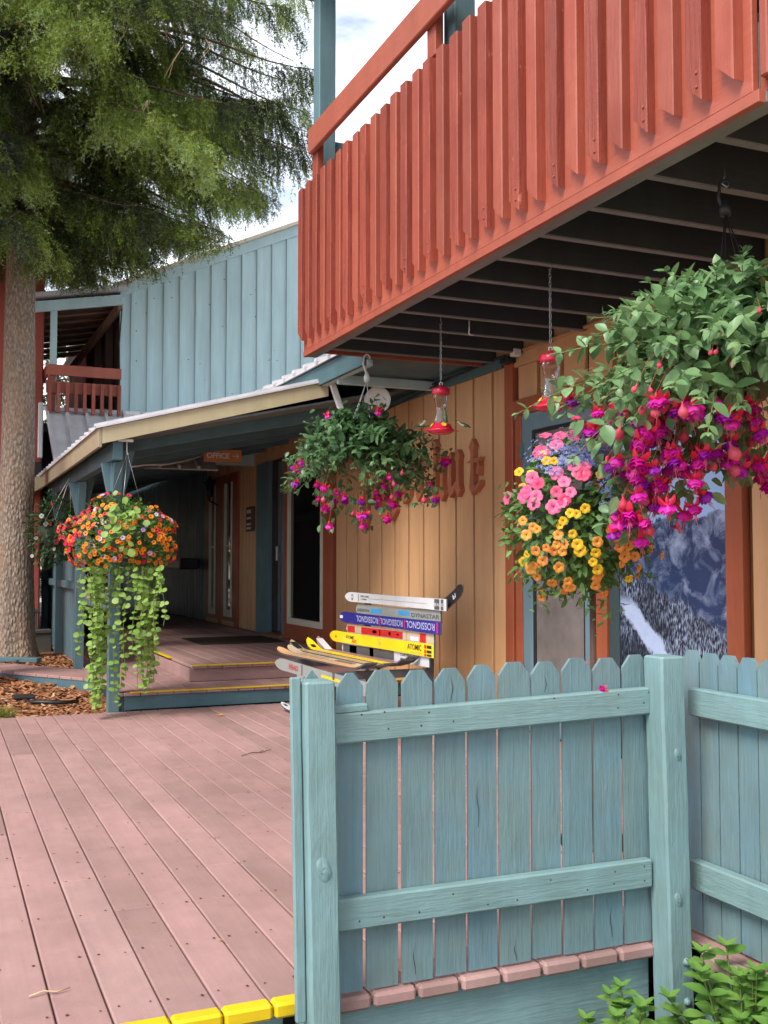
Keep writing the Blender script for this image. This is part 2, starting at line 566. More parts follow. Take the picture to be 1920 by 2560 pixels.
def place(name, mesh, parent=None, mat4=None, loc=None):
    """another object on existing mesh data"""
    o = bpy.data.objects.new(name, mesh)
    col.objects.link(o)
    off = Vector((0, 0, 0))
    if parent is not None:
        o.parent = parent
        off = WOFF[parent.name]
    if mat4 is not None:
        o.matrix_basis = Matrix.Translation(-off) @ mat4
        WOFF[o.name] = mat4.to_translation()
    else:
        o.location = Vector(loc or (0, 0, 0)) - off
        WOFF[o.name] = Vector(loc or (0, 0, 0))
    return o


class MB:
    def __init__(self):
        self.v, self.f, self.mi, self.sm = [], [], [], []

    def add(self, vs, fs, mi=0, smooth=False):
        b = len(self.v)
        self.v += [tuple(p) for p in vs]
        for q in fs:
            self.f.append([b + i for i in q])
            self.mi.append(mi)
            self.sm.append(smooth)
        return self

    def box(self, x0, x1, y0, y1, z0, z1, b=0.0, mi=0, rot=None):
        """chamfered box; rot = (pivot, Matrix3)"""
        if x0 > x1: x0, x1 = x1, x0
        if y0 > y1: y0, y1 = y1, y0
        if z0 > z1: z0, z1 = z1, z0
        b = min(b, .45 * min(x1 - x0, y1 - y0, z1 - z0))
        if b <= 0:
            vs = [(x, y, z) for x in (x0, x1) for y in (y0, y1) for z in (z0, z1)]
            fs = [(0, 1, 3, 2), (4, 6, 7, 5), (0, 4, 5, 1), (2, 3, 7, 6), (0, 2, 6, 4), (1, 5, 7, 3)]
        else:
            vs, idx = [], {}
            X, Y, Z_ = (x0, x1), (y0, y1), (z0, z1)
            for i in (0, 1):
                for j in (0, 1):
                    for k in (0, 1):
                        sx_, sy_, sz_ = (1 if i == 0 else -1), (1 if j == 0 else -1), (1 if k == 0 else -1)
                        for a in range(3):
                            p = [X[i] + sx_ * b, Y[j] + sy_ * b, Z_[k] + sz_ * b]
                            p[a] = (X[i], Y[j], Z_[k])[a]
                            idx[i, j, k, a] = len(vs)
                            vs.append(tuple(p))
            fs = []
            g = lambda i, j, k, a: idx[i, j, k, a]
            for s in (0, 1):
                q = [g(s, 0, 0, 0), g(s, 1, 0, 0), g(s, 1, 1, 0), g(s, 0, 1, 0)]
                fs.append(q if s else q[::-1])
                q = [g(0, s, 0, 1), g(0, s, 1, 1), g(1, s, 1, 1), g(1, s, 0, 1)]
                fs.append(q if s else q[::-1])
                q = [g(0, 0, s, 2), g(1, 0, s, 2), g(1, 1, s, 2), g(0, 1, s, 2)]
                fs.append(q if s else q[::-1])
            for j in (0, 1):
                for k in (0, 1):
                    q = [g(0, j, k, 1), g(1, j, k, 1), g(1, j, k, 2), g(0, j, k, 2)]
                    fs.append(q if (j == k) else q[::-1])
            for i in (0, 1):
                for k in (0, 1):
                    q = [g(i, 0, k, 0), g(i, 1, k, 0), g(i, 1, k, 2), g(i, 0, k, 2)]
                    fs.append(q if (i != k) else q[::-1])
            for i in (0, 1):
                for j in (0, 1):
                    q = [g(i, j, 0, 0), g(i, j, 1, 0), g(i, j, 1, 1), g(i, j, 0, 1)]
                    fs.append(q if (i == j) else q[::-1])
            for i in (0, 1):
                for j in (0, 1):
                    for k in (0, 1):
                        q = [g(i, j, k, 0), g(i, j, k, 1), g(i, j, k, 2)]
                        fs.append(q if (i + j + k) % 2 else q[::-1])
        if rot:
            pv, m3 = Vector(rot[0]), rot[1]
            vs = [pv + m3 @ (Vector(p) - pv) for p in vs]
        return self.add(vs, fs, mi)

    def beam(self, p0, p1, w, h, b=.003, mi=0, up=(0, 0, 1)):
        """bar from p0 to p1, w across, h along up"""
        p0, p1 = Vector(p0), Vector(p1)
        d = (p1 - p0)
        L = d.length
        d.normalize()
        s = d.cross(Vector(up)).normalized()
        u_ = s.cross(d).normalized()
        t = MB().box(-w / 2, w / 2, 0, L, -h / 2, h / 2, b)
        vs = [p0 + s * q[0] + d * q[1] + u_ * q[2] for q in t.v]
        return self.add(vs, t.f, mi)

    def prism(self, poly, o, eu, ev, en, depth, mi=0):
        """polygon (u,v) swept along en by depth"""
        o, eu, ev, en = map(Vector, (o, eu, ev, en))
        n = len(poly)
        vs = [o + eu * a + ev * b for a, b in poly] + [o + eu * a + ev * b + en * depth for a, b in poly]
        fs = [list(range(n))[::-1], list(range(n, 2 * n))] + [(i, (i + 1) % n, n + (i + 1) % n, n + i) for i in range(n)]
        return self.add(vs, fs, mi)

    def tube(self, pts, r, seg=6, mi=0, cap=True):
        pts = [Vector(p) for p in pts]
        n = len(pts)
        rs = r if isinstance(r, (list, tuple)) else [r] * n
        vs, fs = [], []
        nrm = None
        for i, p in enumerate(pts):
            d = (pts[min(i + 1, n - 1)] - pts[max(i - 1, 0)]).normalized()
            if nrm is None:
                nrm = d.orthogonal().normalized()
            else:
                nrm = (nrm - d * nrm.dot(d))
                nrm = nrm.normalized() if nrm.length > 1e-6 else d.orthogonal().normalized()
            bn = d.cross(nrm)
            for k in range(seg):
                a = 2 * math.pi * k / seg
                vs.append(p + (nrm * math.cos(a) + bn * math.sin(a)) * rs[i])
        for i in range(n - 1):
            for k in range(seg):
                k2 = (k + 1) % seg
                fs.append((i * seg + k, i * seg + k2, (i + 1) * seg + k2, (i + 1) * seg + k))
        if cap:
            fs.append(list(range(seg))[::-1])
            fs.append([(n - 1) * seg + k for k in range(seg)])
        return self.add(vs, fs, mi, True)

    def lathe(self, prof, o=(0, 0, 0), seg=20, mi=0, axis=None):
        """profile of (r, z) turned about z (or about the given axis)"""
        o = Vector(o)
        q = Vector(axis).to_track_quat('Z', 'Y') if axis is not None else None
        vs, fs = [], []
        for r, z in prof:
            for k in range(seg):
                a = 2 * math.pi * k / seg
                p = Vector((r * math.cos(a), r * math.sin(a), z))
                vs.append(o + (q @ p if q else p))
        for i in range(len(prof) - 1):
            for k in range(seg):
                k2 = (k + 1) % seg
                fs.append((i * seg + k, i * seg + k2, (i + 1) * seg + k2, (i + 1) * seg + k))
        if prof[0][0] > 1e-5:
            fs.append(list(range(seg))[::-1])
        if prof[-1][0] > 1e-5:
            fs.append([(len(prof) - 1) * seg + k for k in range(seg)])
        return self.add(vs, fs, mi, True)

    def mesh(self, name, mats):
        me = bpy.data.meshes.new(name)
        me.from_pydata(self.v, [], self.f)
        for m in (mats if isinstance(mats, (list, tuple)) else [mats]):
            me.materials.append(M[m] if isinstance(m, str) else m)
        me.polygons.foreach_set('material_index', self.mi)
        me.polygons.foreach_set('use_smooth', self.sm)
        me.update()
        return me

    def build(self, name, mats, parent=None, origin=None):
        """link as one mesh object; vertices are world coordinates, origin moves the object's origin"""
        if origin is not None:
            o_ = Vector(origin)
            self.v = [tuple(Vector(p) - o_) for p in self.v]
        o = bpy.data.objects.new(name, self.mesh(name, mats))
        return link(o, parent, origin or (0, 0, 0))


def npmesh(name, verts, tris, mats, tint=None):
    """large triangle mesh straight from arrays; tint = per-vertex value"""
    me = bpy.data.meshes.new(name)
    nv, nf = len(verts), len(tris)
    me.vertices.add(nv)
    me.vertices.foreach_set('co', np.ascontiguousarray(verts, dtype=np.float32).ravel())
    k = tris.shape[1]
    me.loops.add(nf * k)
    me.loops.foreach_set('vertex_index', np.ascontiguousarray(tris, dtype=np.int32).ravel())
    me.polygons.add(nf)
    me.polygons.foreach_set('loop_start', np.arange(0, nf * k, k, dtype=np.int32))
    for m in (mats if isinstance(mats, (list, tuple)) else [mats]):
        me.materials.append(M[m])
    if tint is not None:
        a = me.attributes.new('tint', 'FLOAT', 'POINT')
        a.data.foreach_set('value', np.ascontiguousarray(tint, dtype=np.float32))
    me.update(calc_edges=True)
    me.validate()
    return me


def text_geo(s, size, bold=.012):
    cu = bpy.data.curves.new('lettering', 'FONT')
    cu.body = s
    cu.size = size
    cu.resolution_u = 3
    cu.offset = bold * size
    o = bpy.data.objects.new('lettering', cu)
    col.objects.link(o)
    dg = bpy.context.evaluated_depsgraph_get()
    me = bpy.data.meshes.new_from_object(o.evaluated_get(dg))
    vs = [tuple(v.co) for v in me.vertices]
    fs = [list(p.vertices) for p in me.polygons]
    bpy.data.objects.remove(o)
    bpy.data.curves.remove(cu)
    bpy.data.meshes.remove(me)
    return vs, fs


def text_on(s, size, o, eu, ev, mat, parent, name='lettering', fit=None, shear=0.0):
    """flat lettering, its lower left corner at o"""
    vs, fs = text_geo(s, size, .03 if s == "OFFICE" else .012)
    w = max(v[0] for v in vs) - min(v[0] for v in vs)
    x0 = min(v[0] for v in vs)
    k = (fit / w) if fit else 1
    o, eu, ev = map(Vector, (o, eu, ev))
    m = MB().add([o + eu * ((v[0] - x0) * k + shear * v[1]) + ev * v[1] for v in vs], fs)
    return m.build(name, mat, parent)


# ================================================================== SETTING
# ground: one sheet to the horizon, rising a little under the trees
def ground_sheet():
    m = MB()
    xs = [-900, -200, -60, -20, -8, -4, -2, 0, .6, 1.2, 1.36, 4, 8, 20, 60, 200, 900]
    ys = [-300, -60, -15, -5, -1, 2, 8.5, 9, 10, 11, 12, 13, 16, 25, 60, 200, 900]

    def h(x, y):
        if y <= 8.5:
            return -.45
        if x > 1.3:
            return -.30
        k = min(1, (y - 8.5) / 3.2)
        return -.10 + .20 * k if y < 30 else .1
    vs = [(x, y, h(x, y)) for x in xs for y in ys]
    n = len(ys)
    fs = [(i * n + j, (i + 1) * n + j, (i + 1) * n + j + 1, i * n + j + 1) for i in range(len(xs) - 1) for j in range(n - 1)]
    m.add(vs, fs)
    o = m.build('ground', 'paving')
    return tag(o, 'pale dusty ground around the buildings and the deck', None, None, 'structure')


ground_sheet()
m = MB()
m.add([(-4, 1.6, -.444), (3.9, 1.6, -.444), (3.9, 8.5, -.444), (-4, 8.5, -.444)], [(0, 1, 2, 3)])
tag(m.build('soil_bed', 'soil'), 'dark garden soil below the deck and fence', None, None, 'structure')

# hillside far behind
m = MB()
nx, ny = 60, 14
vs = []
for j in range(ny):
    for i in range(nx):
        x = -140 + i * 6.0
        y = 120 + j * 9
        k = j / (ny - 1)
        z = 46 * (k ** .8) * (0.75 + .25 * math.sin(i * .37) + .12 * math.sin(i * 1.1 + j)) + 3 * random.random()
        vs.append((x, y, z - 2))
m.add(vs, [(j * nx + i, j * nx + i + 1, (j + 1) * nx + i + 1, (j + 1) * nx + i) for j in range(ny - 1) for i in range(nx - 1)], 0, True)
tag(m.build('hill', 'hill'), 'tan rocky hillside far behind the buildings', None, None, 'structure')

# ------------------------------------------------------------------ deck
Y0, Y1 = 2.72, 8.56           # near and far edge of the main deck
PITCH, BW, BT = .1366, .1316, .030
deck = bpy.data.objects.new('deck', None)
link(deck)
tag(deck, 'pinkish brown composite board deck', None, None, 'structure')
XG = .3095                     # a board gap crosses here
screw = MB()
k0 = -22
for k in range(k0, 26):
    xa = XG + k * PITCH
    x0, x1 = xa + (PITCH - BW) / 2, xa + PITCH - (PITCH - BW) / 2
    if x1 > 3.88:
        break
    ya = (2.758 if x0 < .88 else Y0) if x0 < 2.20 else -1.6
    cuts = []
    y = ya + random.uniform(.9, 3.9)
    while y < Y1 - .8:
        cuts.append(round((y - 2.9) / .4) * .4 + 2.9)
        y += random.uniform(2.2, 3.9)
    ed = [ya] + cuts + [Y1]
    for a, b in zip(ed[:-1], ed[1:]):
        if b - a < .1:
            continue
        g = .0015
        zt = random.uniform(-.0012, .0012)
        cx, cy = (x0 + x1) / 2, (a + b) / 2
        mb = MB().box(x0, x1, a + (g if a != ya else 0), b - (g if b != Y1 else 0), -BT + zt, zt, .004)
        mb.build('deck_board', 'deck', deck, (cx, cy, 0))
    y = 2.9
    if x0 > -1.2:
        while y < Y1:
            for dx in (.022, BW - .022):
                if random.random() < .93:
                    jx, jy = x0 + dx + random.uniform(-.006, .006), y + random.uniform(-.012, .012)
                    r = .0042 * random.uniform(.7, 1.25)
                    pts = [(jx + r * math.cos(a), jy + r * 1.2 * math.sin(a), .0022) for a in [i * math.pi / 3 for i in range(6)]]
                    screw.add(pts, [(0, 1, 2, 3, 4, 5)])
            y += .4
o = screw.build('screw_heads', 'rust', deck)
o['kind'] = 'stuff'
# yellow painted board ends left of the fence
for k in range(-16, 5):
    xa = XG + k * PITCH
    x0, x1 = xa + .0025, xa + PITCH - .0025
    if x1 > .90 + PITCH:
        break
    MB().box(x0, x1, 2.738, 2.792, -.036, .0065, .008).build('painted_board_end', 'yellow', deck, ((x0 + x1) / 2, Y0, 0))
# rounded bare board ends below the fence
for k in range(5, 13):
    xa = XG + k * PITCH
    MB().box(xa + .004, xa + PITCH - .004, Y0 - .02, Y0 + .03, -.037, .004, .009).build('board_end', 'deck', deck, (xa + PITCH / 2, Y0, 0))
MB().box(2.165, 2.215, -1.6, 2.60, -.037, .004, .008).build('edge_board', 'deck', deck, (2.19, 1, 0))
# frame under the deck
sub = MB()
y = 2.9
while y < 8.5:
    sub.box(-2.7, 3.85, y - .019, y + .019, -.20, -.032)
    y += .4
sub.build('deck_joists', 'under', deck)
MB().box(.93, 2.09, 2.745, 2.785, -.235, -.039, .004).build('skirt_board', 'fence_x', deck, (1.5, 2.76, -.14))
MB().box(-3, .90, 2.795, 2.83, -.12, -.039, .003).build('skirt_board', 'fence_x', deck, (-1, 2.78, -.1))
for i in range(-14, 6):
    xx = .55 + i * .11
    for sgn in (1, -1):
        yy = 2.84 if sgn > 0 else 2.852
        MB().beam((xx, yy, -.44), (xx + sgn * .34, yy, -.10), .009, .032, .002, 0, (0, 0, 1)).build('lattice_strip', 'fence_v', deck)
for i in range(0, 12):
    yy = 2.55 - i * .11
    for sgn in (1, -1):
        xx = 2.235 if sgn > 0 else 2.247
        MB().beam((xx, yy, -.44), (xx, yy + sgn * .34, -.07), .009, .032, .002, 0, (0, 0, 1)).build('lattice_strip', 'fence_v', deck)

# ------------------------------------------------------------------ porch steps and landing
porch = bpy.data.objects.new('porch_floor', None)
link(porch, None, (2.6, 9, 0))
tag(porch, 'two low steps and landing of pinkish boards with yellow nosings', None, None, 'structure')
S1, S2 = .145, .288
for k in range(7, 26):
    xa = XG + k * PITCH
    x0, x1 = max(xa + .0025, 1.36), min(xa + PITCH - .0025, 3.86)
    if x1 - x0 < .02:
        continue
    # lower tread, and the walk beside the landing
    yb = 25.4 if x1 < 2.09 else 9.14
    MB().box(x0, x1, 8.58, yb, S1 - .028, S1, .004).build('tread_board', 'deck', porch, ((x0 + x1) / 2, 8.9, S1))
    if x0 > 2.02:
        MB().box(x0, x1, 9.12, 25.4, S2 - .028, S2, .004).build('landing_board', 'deck', porch, ((x0 + x1) / 2, 12, S2))
MB().box(1.42, 3.86, 8.60, 8.63, .004, S1 - .029, .003).build('riser', 'slate_x', porch, (2.5, 8.6, .07))
MB().box(2.062, 3.86, 9.145, 9.17, S1 + .001, S2 - .029, .003).build('riser', 'deck_x', porch, (2.9, 9.15, .2))
MB().box(2.062, 2.088, 9.172, 25.4, S1 + .001, S2 - .029, .003).build('riser', 'deck', porch, (2.07, 12, .2))
MB().box(1.46, 3.86, 8.572, 8.602, S1 - .006, S1 + .006, .003).build('yellow_nosing', 'yellow', porch, (2.5, 8.58, S1))
MB().box(2.075, 3.86, 9.112, 9.142, S2 - .006, S2 + .006, .003).build('yellow_nosing', 'yellow', porch, (2.9, 9.12, S2))
MB().box(2.055, 2.095, 10.0, 10.98, S2 - .006, S2 + .006, .003).build('yellow_nosing', 'yellow', porch, (2.07, 10.5, S2))
for i in range(7):
    MB().beam((1.375 + i * .014, 8.612, .0), (1.375 + i * .014, 8.612, S1 - .03), .008, .02, .001, 0, (0, 1, 0)).build('riser_slat', 'slate_v', porch)
MB().box(1.40, 3.86, 9.3, 25.4, -.3, .09, 0).build('porch_base', 'under', porch)

# plank walk towards the red building
walk = bpy.data.objects.new('plank_walk', None)
link(walk, None, (.6, 10.9, .1))
tag(walk, 'narrow plank walk leading from the porch behind the mulch bed', None, None, 'structure')
d = Vector((-.557, .83, 0)).normalized()
n = Vector((.83, .557, 0)).normalized()
pa = Vector((1.36, 9.74, 0))
for i in range(16):
    a = pa + d * (.165 * i)
    c = a + d * .0825
    mb = MB()
    mb.beam(c - n * .02 + Vector((0, 0, S1 - .016)), c + n * (.50 - .03 * (i < 1)) + Vector((0, 0, S1 - .016)), .158, .028, .004)
    mb.build('walk_board', 'deck', walk, tuple(c))
MB().beam(pa + d * 0.0 + n * .004 + Vector((0, 0, .035)), pa + d * 2.7 + n * .004 + Vector((0, 0, .035)), .03, .185, .004).build('walk_fascia', 'slate_x', walk)

# mulch bed: bumpy sheet plus chips
m = MB()
nx, ny = 44, 44
X0m, X1m, Y0m, Y1m = -2.2, 1.40, 8.575, 13.3


def mulch_h(x, y):
    k = min(1, max(0, (y - 8.6) / 3.4))
    return -.035 + .17 * k + .012 * math.sin(x * 9 + y * 5) + .01 * math.sin(x * 21 - y * 13)


vs = [(X0m + (X1m - X0m) * i / (nx - 1), Y0m + (Y1m - Y0m) * j / (ny - 1), 0) for j in range(ny) for i in range(nx)]
vs = [(x, y, mulch_h(x, y) + random.uniform(-.008, .008)) for x, y, z in vs]
m.add(vs, [(j * nx + i, j * nx + i + 1, (j + 1) * nx + i + 1, (j + 1) * nx + i) for j in range(ny - 1) for i in range(nx - 1)])
tag(m.build('mulch_bed', 'mulch'), 'reddish bark mulch bed between deck and plank walk', None, None, 'structure')
N = 9000
cx = rng.uniform(-1.2, 1.34, N)
cy = 8.60 + 4.2 * rng.random(N) ** 1.6
V, F, T = [], [], []
for i in range(N):
    x, y = cx[i], cy[i]
    q = (Vector((x, y, 0)) - pa).dot(n)
    if -.03 < q < .53 and y > 9.4:
        continue
    z = mulch_h(x, y) + random.uniform(.002, .016)
    L, W = random.uniform(.014, .05), random.uniform(.006, .016)
    if random.random() < .02:
        L, W = L * 1.5, W * 2.2
    a, tl = random.random() * 6.283, random.uniform(-.5, .5)
    ca, sa = math.cos(a), math.sin(a)
    b = len(V)
    for (p, q2, r) in ((-L, -W, 0), (L, -W * .6, 0), (L * .8, W, 0), (-L * .9, W * .8, 0), (0, 0, .007)):
        V.append((x + p * ca - q2 * sa, y + p * sa + q2 * ca, z + p * tl + r))
        T.append(min(1, max(0, random.gauss(.5, .25))))
    tt = T[-1]
    T[-5:] = [tt] * 5
    F += [(b, b + 1, b + 4), (b + 1, b + 2, b + 4), (b + 2, b + 3, b + 4), (b + 3, b, b + 4)]
o = bpy.data.objects.new('mulch_chips', npmesh('mulch_chips', np.array(V), np.array(F), 'chip', np.array(T)))
link(o)
tag(o, 'loose reddish bark chips scattered over the bed', 'bark mulch', None, 'stuff')

# ================================================================== LODGE (tan wall, doors, windows)
WX = 3.90
lodge = thing('lodge_building', 'tan board sided lodge wall with rust trimmed doors and windows', 'building', (WX, 8, 0))
TOP = 2.75
# backing that shows in the grooves, with real openings where windows stand in front
MB().box(WX + .03, WX + .2, -3.0, 6.98, -.4, 6.2).build('wall_core', 'tan_gap', lodge)
MB().box(WX + .03, WX + .2, 6.982, 25.8, -.4, 3.05).build('wall_core', 'tan_gap', lodge)


def siding(ya, yb, z0, z1, mat='tan_v', pitch=.31, gap=.034, phase=None, name='siding_board'):
    """boards between ya and yb with recessed grooves"""
    if phase is None:
        phase = ya
    k = math.floor((ya - phase) / pitch)
    y = phase + k * pitch
    while y < yb:
        a, b = max(ya, y + gap / 2), min(yb, y + pitch - gap / 2)
        if b - a > .015:
            MB().box(WX - random.uniform(0, .002), WX + .029, a, b, z0, z1, .003).build(name, mat, lodge, (WX, (a + b) / 2, (z0 + z1) / 2))
        y += pitch


siding(6.765, 10.40, 0, TOP, phase=6.655)
siding(13.30, 14.22, S2, 2.62, pitch=.165, gap=.026, phase=13.30)
siding(-2.5, 4.235, 0, TOP, phase=4.235 - 12 * .31)
siding(10.40, 16.14, 2.50, 3.02, pitch=.31, phase=6.655)
siding(16.20, 25.6, S2, 2.9, mat='slate_v', pitch=.21, gap=.03)
# transom boards over door and picture window
siding(4.255, 6.60, 2.385, 2.63, pitch=.30, gap=.05, phase=4.2)
MB().box(WX - .012, WX + .028, 4.1, 6.62, 2.632, TOP, .003).build('frieze_board', 'tan_y', lodge, (WX, 5.4, 2.7))
MB().box(WX - .006, WX + .028, -2.5, 6.98, TOP + .002, 3.6, .0).build('upper_wall', 'tan_y', lodge)
# second storey wall (behind the balcony)
for i in range(28):
    y = -2 + i * .31
    MB().box(WX + .0, WX + .03, y, y + .28, 3.62, 6.1, .003).build('siding_board', 'tan_v', lodge, (WX, y, 5))

# rust coloured frame of the near door and picture window
fr = MB().box(WX - .03, WX + .028, 6.62, 6.735, 0, TOP - .002, .004).build('door_trim', 'orange_v', lodge, (WX, 6.7, 1.3))
MB().box(WX - .018, WX + .028, 6.515, 6.605, 0, 2.268, .004).build('door_trim', 'orange_v', lodge, (WX, 6.5, 1.2))
MB().box(WX - .028, WX + .028, 4.28, 6.618, 2.27, 2.383, .004).build('door_header', 'orange_y', lodge, (WX, 5.5, 2.3))
MB().box(WX - .026, WX + .028, 5.475, 5.615, 0, 2.268, .004).build('mullion', 'orange_v', lodge, (WX, 5.55, 1.2))
MB().box(WX - .026, WX + .028, 4.265, 4.395, 0, 2.268, .004).build('window_trim', 'orange_v', lodge, (WX, 4.33, 1.2))
MB().box(WX - .012, WX + .028, 6.735, 6.762, 0, TOP - .003, .002).build('corner_bead', 'tan_v', lodge, (WX, 6.75, 1.3))

# screen door
sd_ = MB()
sd_.box(WX - .012, WX + .026, 6.385, 6.512, 0, 2.266, .004)
sd_.box(WX - .012, WX + .026, 5.618, 5.735, 0, 2.266, .004)
sd_.box(WX - .012, WX + .026, 5.736, 6.384, 2.14, 2.266, .004)
sd_.box(WX - .012, WX + .026, 5.736, 6.384, 0, .22, .004)
door = sd_.build('screen_door', paint('door_paint', (.17, .26, .30), 'z', .12, .45, .2, 0, rnd=.05), lodge, (WX, 6.1, 1.1))
g = MB()
g.box(WX - .004, WX + .02, 6.36, 6.383, .222, 2.138, .002)
g.box(WX - .004, WX + .02, 5.738, 5.76, .222, 2.138, .002)
g.box(WX - .004, WX + .02, 5.761, 6.359, 2.115, 2.138, .002)
g.build('screen_frame', 'dark_metal', door)
MB().box(WX + .008, WX + .018, 5.761, 6.359, .222, 2.114).build('screen_panel', 'screen', door)
for z in (1.95, .35):
    MB().box(WX - .022, WX - .013, 6.49, 6.53, z, z + .11, .002).build('hinge', 'slate_v', door)
# picture window: dark frame, printed winter scene behind glass
pw = MB()
pw.box(WX - .008, WX + .026, 5.372, 5.473, 0, 2.268, .004)
win = pw.build('picture_window', paint('window_frame_dark', (.055, .085, .09), 'z', .12, .45, .2, 0, rnd=.05), lodge, (WX, 5.4, 1.1))
pm = MB().box(WX + .004, WX + .014, 4.397, 5.37, .02, 2.268)
pm.build('winter_picture', 'poster', win, (WX, 5.37, 0))

# entrance: window and dark doorway under the porch roof
ow = MB()
ow.box(WX - .03, WX + .026, 11.93, 12.09, S2, 2.49, .004)
ow.box(WX - .03, WX + .026, 10.42, 10.70, S2, 2.49, .004)
ow.box(WX - .03, WX + .026, 10.701, 11.929, S2, .47, .004)
ow.box(WX - .03, WX + .026, 10.701, 11.929, 2.36, 2.49, .004)
wn_ = ow.build('entrance_window', 'orange_v', lodge, (WX, 11.2, 1.4))
cf = MB()
cf.box(WX - .044, WX - .004, 11.87, 11.928, .472, 2.358, .003)
cf.box(WX - .044, WX - .004, 10.702, 10.76, .472, 2.358, .003)
cf.box(WX - .044, WX - .004, 10.761, 11.869, .472, .545, .003)
cf.box(WX - .044, WX - .004, 10.761, 11.869, 2.29, 2.358, .003)
cf.build('window_frame', 'cream', wn_)
MB().box(WX - .012, WX + .0, 10.761, 11.869, .546, 2.289).build('pane', 'glass_dark', wn_)
dw = MB()
dw.box(WX - .03, WX + .028, 12.72, 13.29, S2, 2.49, .004)
dw.box(WX - .03, WX + .028, 12.10, 12.19, S2, 2.49, .004)
dr = dw.build('doorway', 'slate_v', lodge, (WX, 12.7, 1.4))
MB().box(WX + .012, WX + .028, 12.20, 12.71, S2, 2.49).build('door_leaf', 'under', dr)
hb = MB().box(WX - .02, WX + .01, 12.27, 12.36, .36, 2.45, .004)
hb.build('door_edge', plain('grey_door_edge', (.12, .11, .12), .4), dr)
MB().box(WX - .06, WX - .021, 12.28, 12.34, 1.22, 1.40, .006).build('handle', 'chain', dr)
MB().box(WX - .10, WX + .02, 12.10, 12.75, S2 + .001, S2 + .03, .004).build('threshold', paint('threshold_wood', (.36, .16, .06), 'y'), dr)

# glazed double doors further in
for (ya, yb, na, nb_) in ((15.17, 16.12, 15.46, 15.84), (14.24, 15.15, 14.50, 14.93)):
    fd = MB()
    fd.box(WX - .03, WX + .028, nb_, yb, S2, 2.49, .004)
    fd.box(WX - .03, WX + .028, ya, na, S2, 2.49, .004)
    fd.box(WX - .03, WX + .028, na + .001, nb_ - .001, S2, .42, .004)
    fd.box(WX - .03, WX + .028, na + .001, nb_ - .001, 2.36, 2.49, .004)
    f = fd.build('glazed_door', 'orange_v', lodge, (WX, (ya + yb) / 2, 1.3))
    c = MB()
    c.box(WX - .045, WX - .004, nb_ - .05, nb_ - .002, .422, 2.358, .003)
    c.box(WX - .045, WX - .004, na + .002, na + .05, .422, 2.358, .003)
    c.box(WX - .045, WX - .004, na + .051, nb_ - .051, .422, .52, .003)
    c.box(WX - .045, WX - .004, na + .051, nb_ - .051, 1.42, 1.45, .003)
    c.build('door_frame', 'cream', f)
    MB().box(WX - .012, WX + .0, na + .051, nb_ - .051, .521, 2.358).build('pane', 'glass_dark', f)
    MB().box(WX - .036, WX - .031, ya + .12, yb - .12, S2 + .01, .36, .002).build('kick_plate', 'tan_v', f)

# eave over the entrance: soffit, metal roof with ribs, trim
sf = MB()
sf.box(3.0, WX - .002, 6.97, 13.4, TOP + .004, TOP + .03)
sf.build('soffit', 'slate_y', lodge)
MB().box(2.955, 2.985, 7.30, 13.4, 2.70, 2.86, .004).build('eave_fascia', 'slate_y', lodge)
MB().prism([(2.92, 2.862), (3.92, 3.16), (3.92, 3.185), (2.92, 2.885)], (0, 7.25, 0), (1, 0, 0), (0, 0, 1), (0, 1, 0), 6.2).build('eave_roof', 'grey_metal', lodge)
for i in range(20):
    y = 7.3 + i * .30
    MB().prism([(2.90, 2.884), (3.92, 3.188), (3.92, 3.22), (2.90, 2.916)], (0, y, 0), (1, 0, 0), (0, 0, 1), (0, 1, 0), .05).build('roof_rib', 'grey_metal', lodge)
MB().box(WX - .03, WX - .004, 6.78, 10.4, 2.655, TOP, .003).build('frieze_board', 'slate_y', lodge, (WX, 8.5, 2.7))
MB().beam((3.0, 7.95, 2.70), (3.87, 7.95, 2.70), .045, .075).build('soffit_trim', 'blue_x', lodge)
MB().beam((3.02, 7.3, 2.725), (3.02, 8.35, 2.725), .05, .05).build('soffit_trim', 'blue_x', lodge)
MB().beam((3.25, 7.93, 2.735), (3.85, 9.0, 2.735), .04, .03).build('soffit_trim', 'blue_x', lodge)
# downspout elbow at the end of the beige fascia
MB().beam((3.06, 8.24, 2.72), (3.14, 8.24, 2.50), .05, .035, .004, 0, (0, 1, 0)).build('downspout', 'white', lodge)
# conduit pipe along the wall, black cables
MB().tube([(WX - .03, 6.45, 2.735), (WX - .03, 2.0, 2.735)], .014, 8).build('conduit_pipe', 'tan_y', lodge)
for y in (5.4, 4.6):
    MB().box(WX - .05, WX - .012, y, y + .02, 2.715, 2.755, .002).build('pipe_clip', 'tan_y', lodge)
MB().tube([(WX - .04, 6.7, 2.735), (WX - .04, 7.4, 2.72), (WX - .045, 8.2, 2.71), (WX - .04, 9.2, 2.69)], .008, 6).build('cable', 'dark_metal', lodge)
MB().tube([(WX - .05, 7.2, 2.735), (WX - .07, 7.9, 2.68), (WX - .06, 8.6, 2.64), (WX - .05, 8.95, 2.63)], .006, 6).build('cable', 'dark_metal', lodge)
# black standpipe holding the dish
MB().tube([(3.58, 8.32, 2.748), (3.58, 8.32, 2.40)], .020, 8).build('standpipe', 'dark_metal', lodge)

# roof over the balcony and the rest of the building
up = MB()
up.prism([(2.15, 5.60), (4.2, 6.35), (4.2, 6.47), (2.15, 5.72)], (0, -3, 0), (1, 0, 0), (0, 0, 1), (0, 1, 0), 10.3)
up.build('upper_roof', 'slate_y', lodge)
MB().box(2.44, 2.60, -3, 7.30, 5.455, 5.60, .004).build('upper_beam', 'slate_y', lodge)

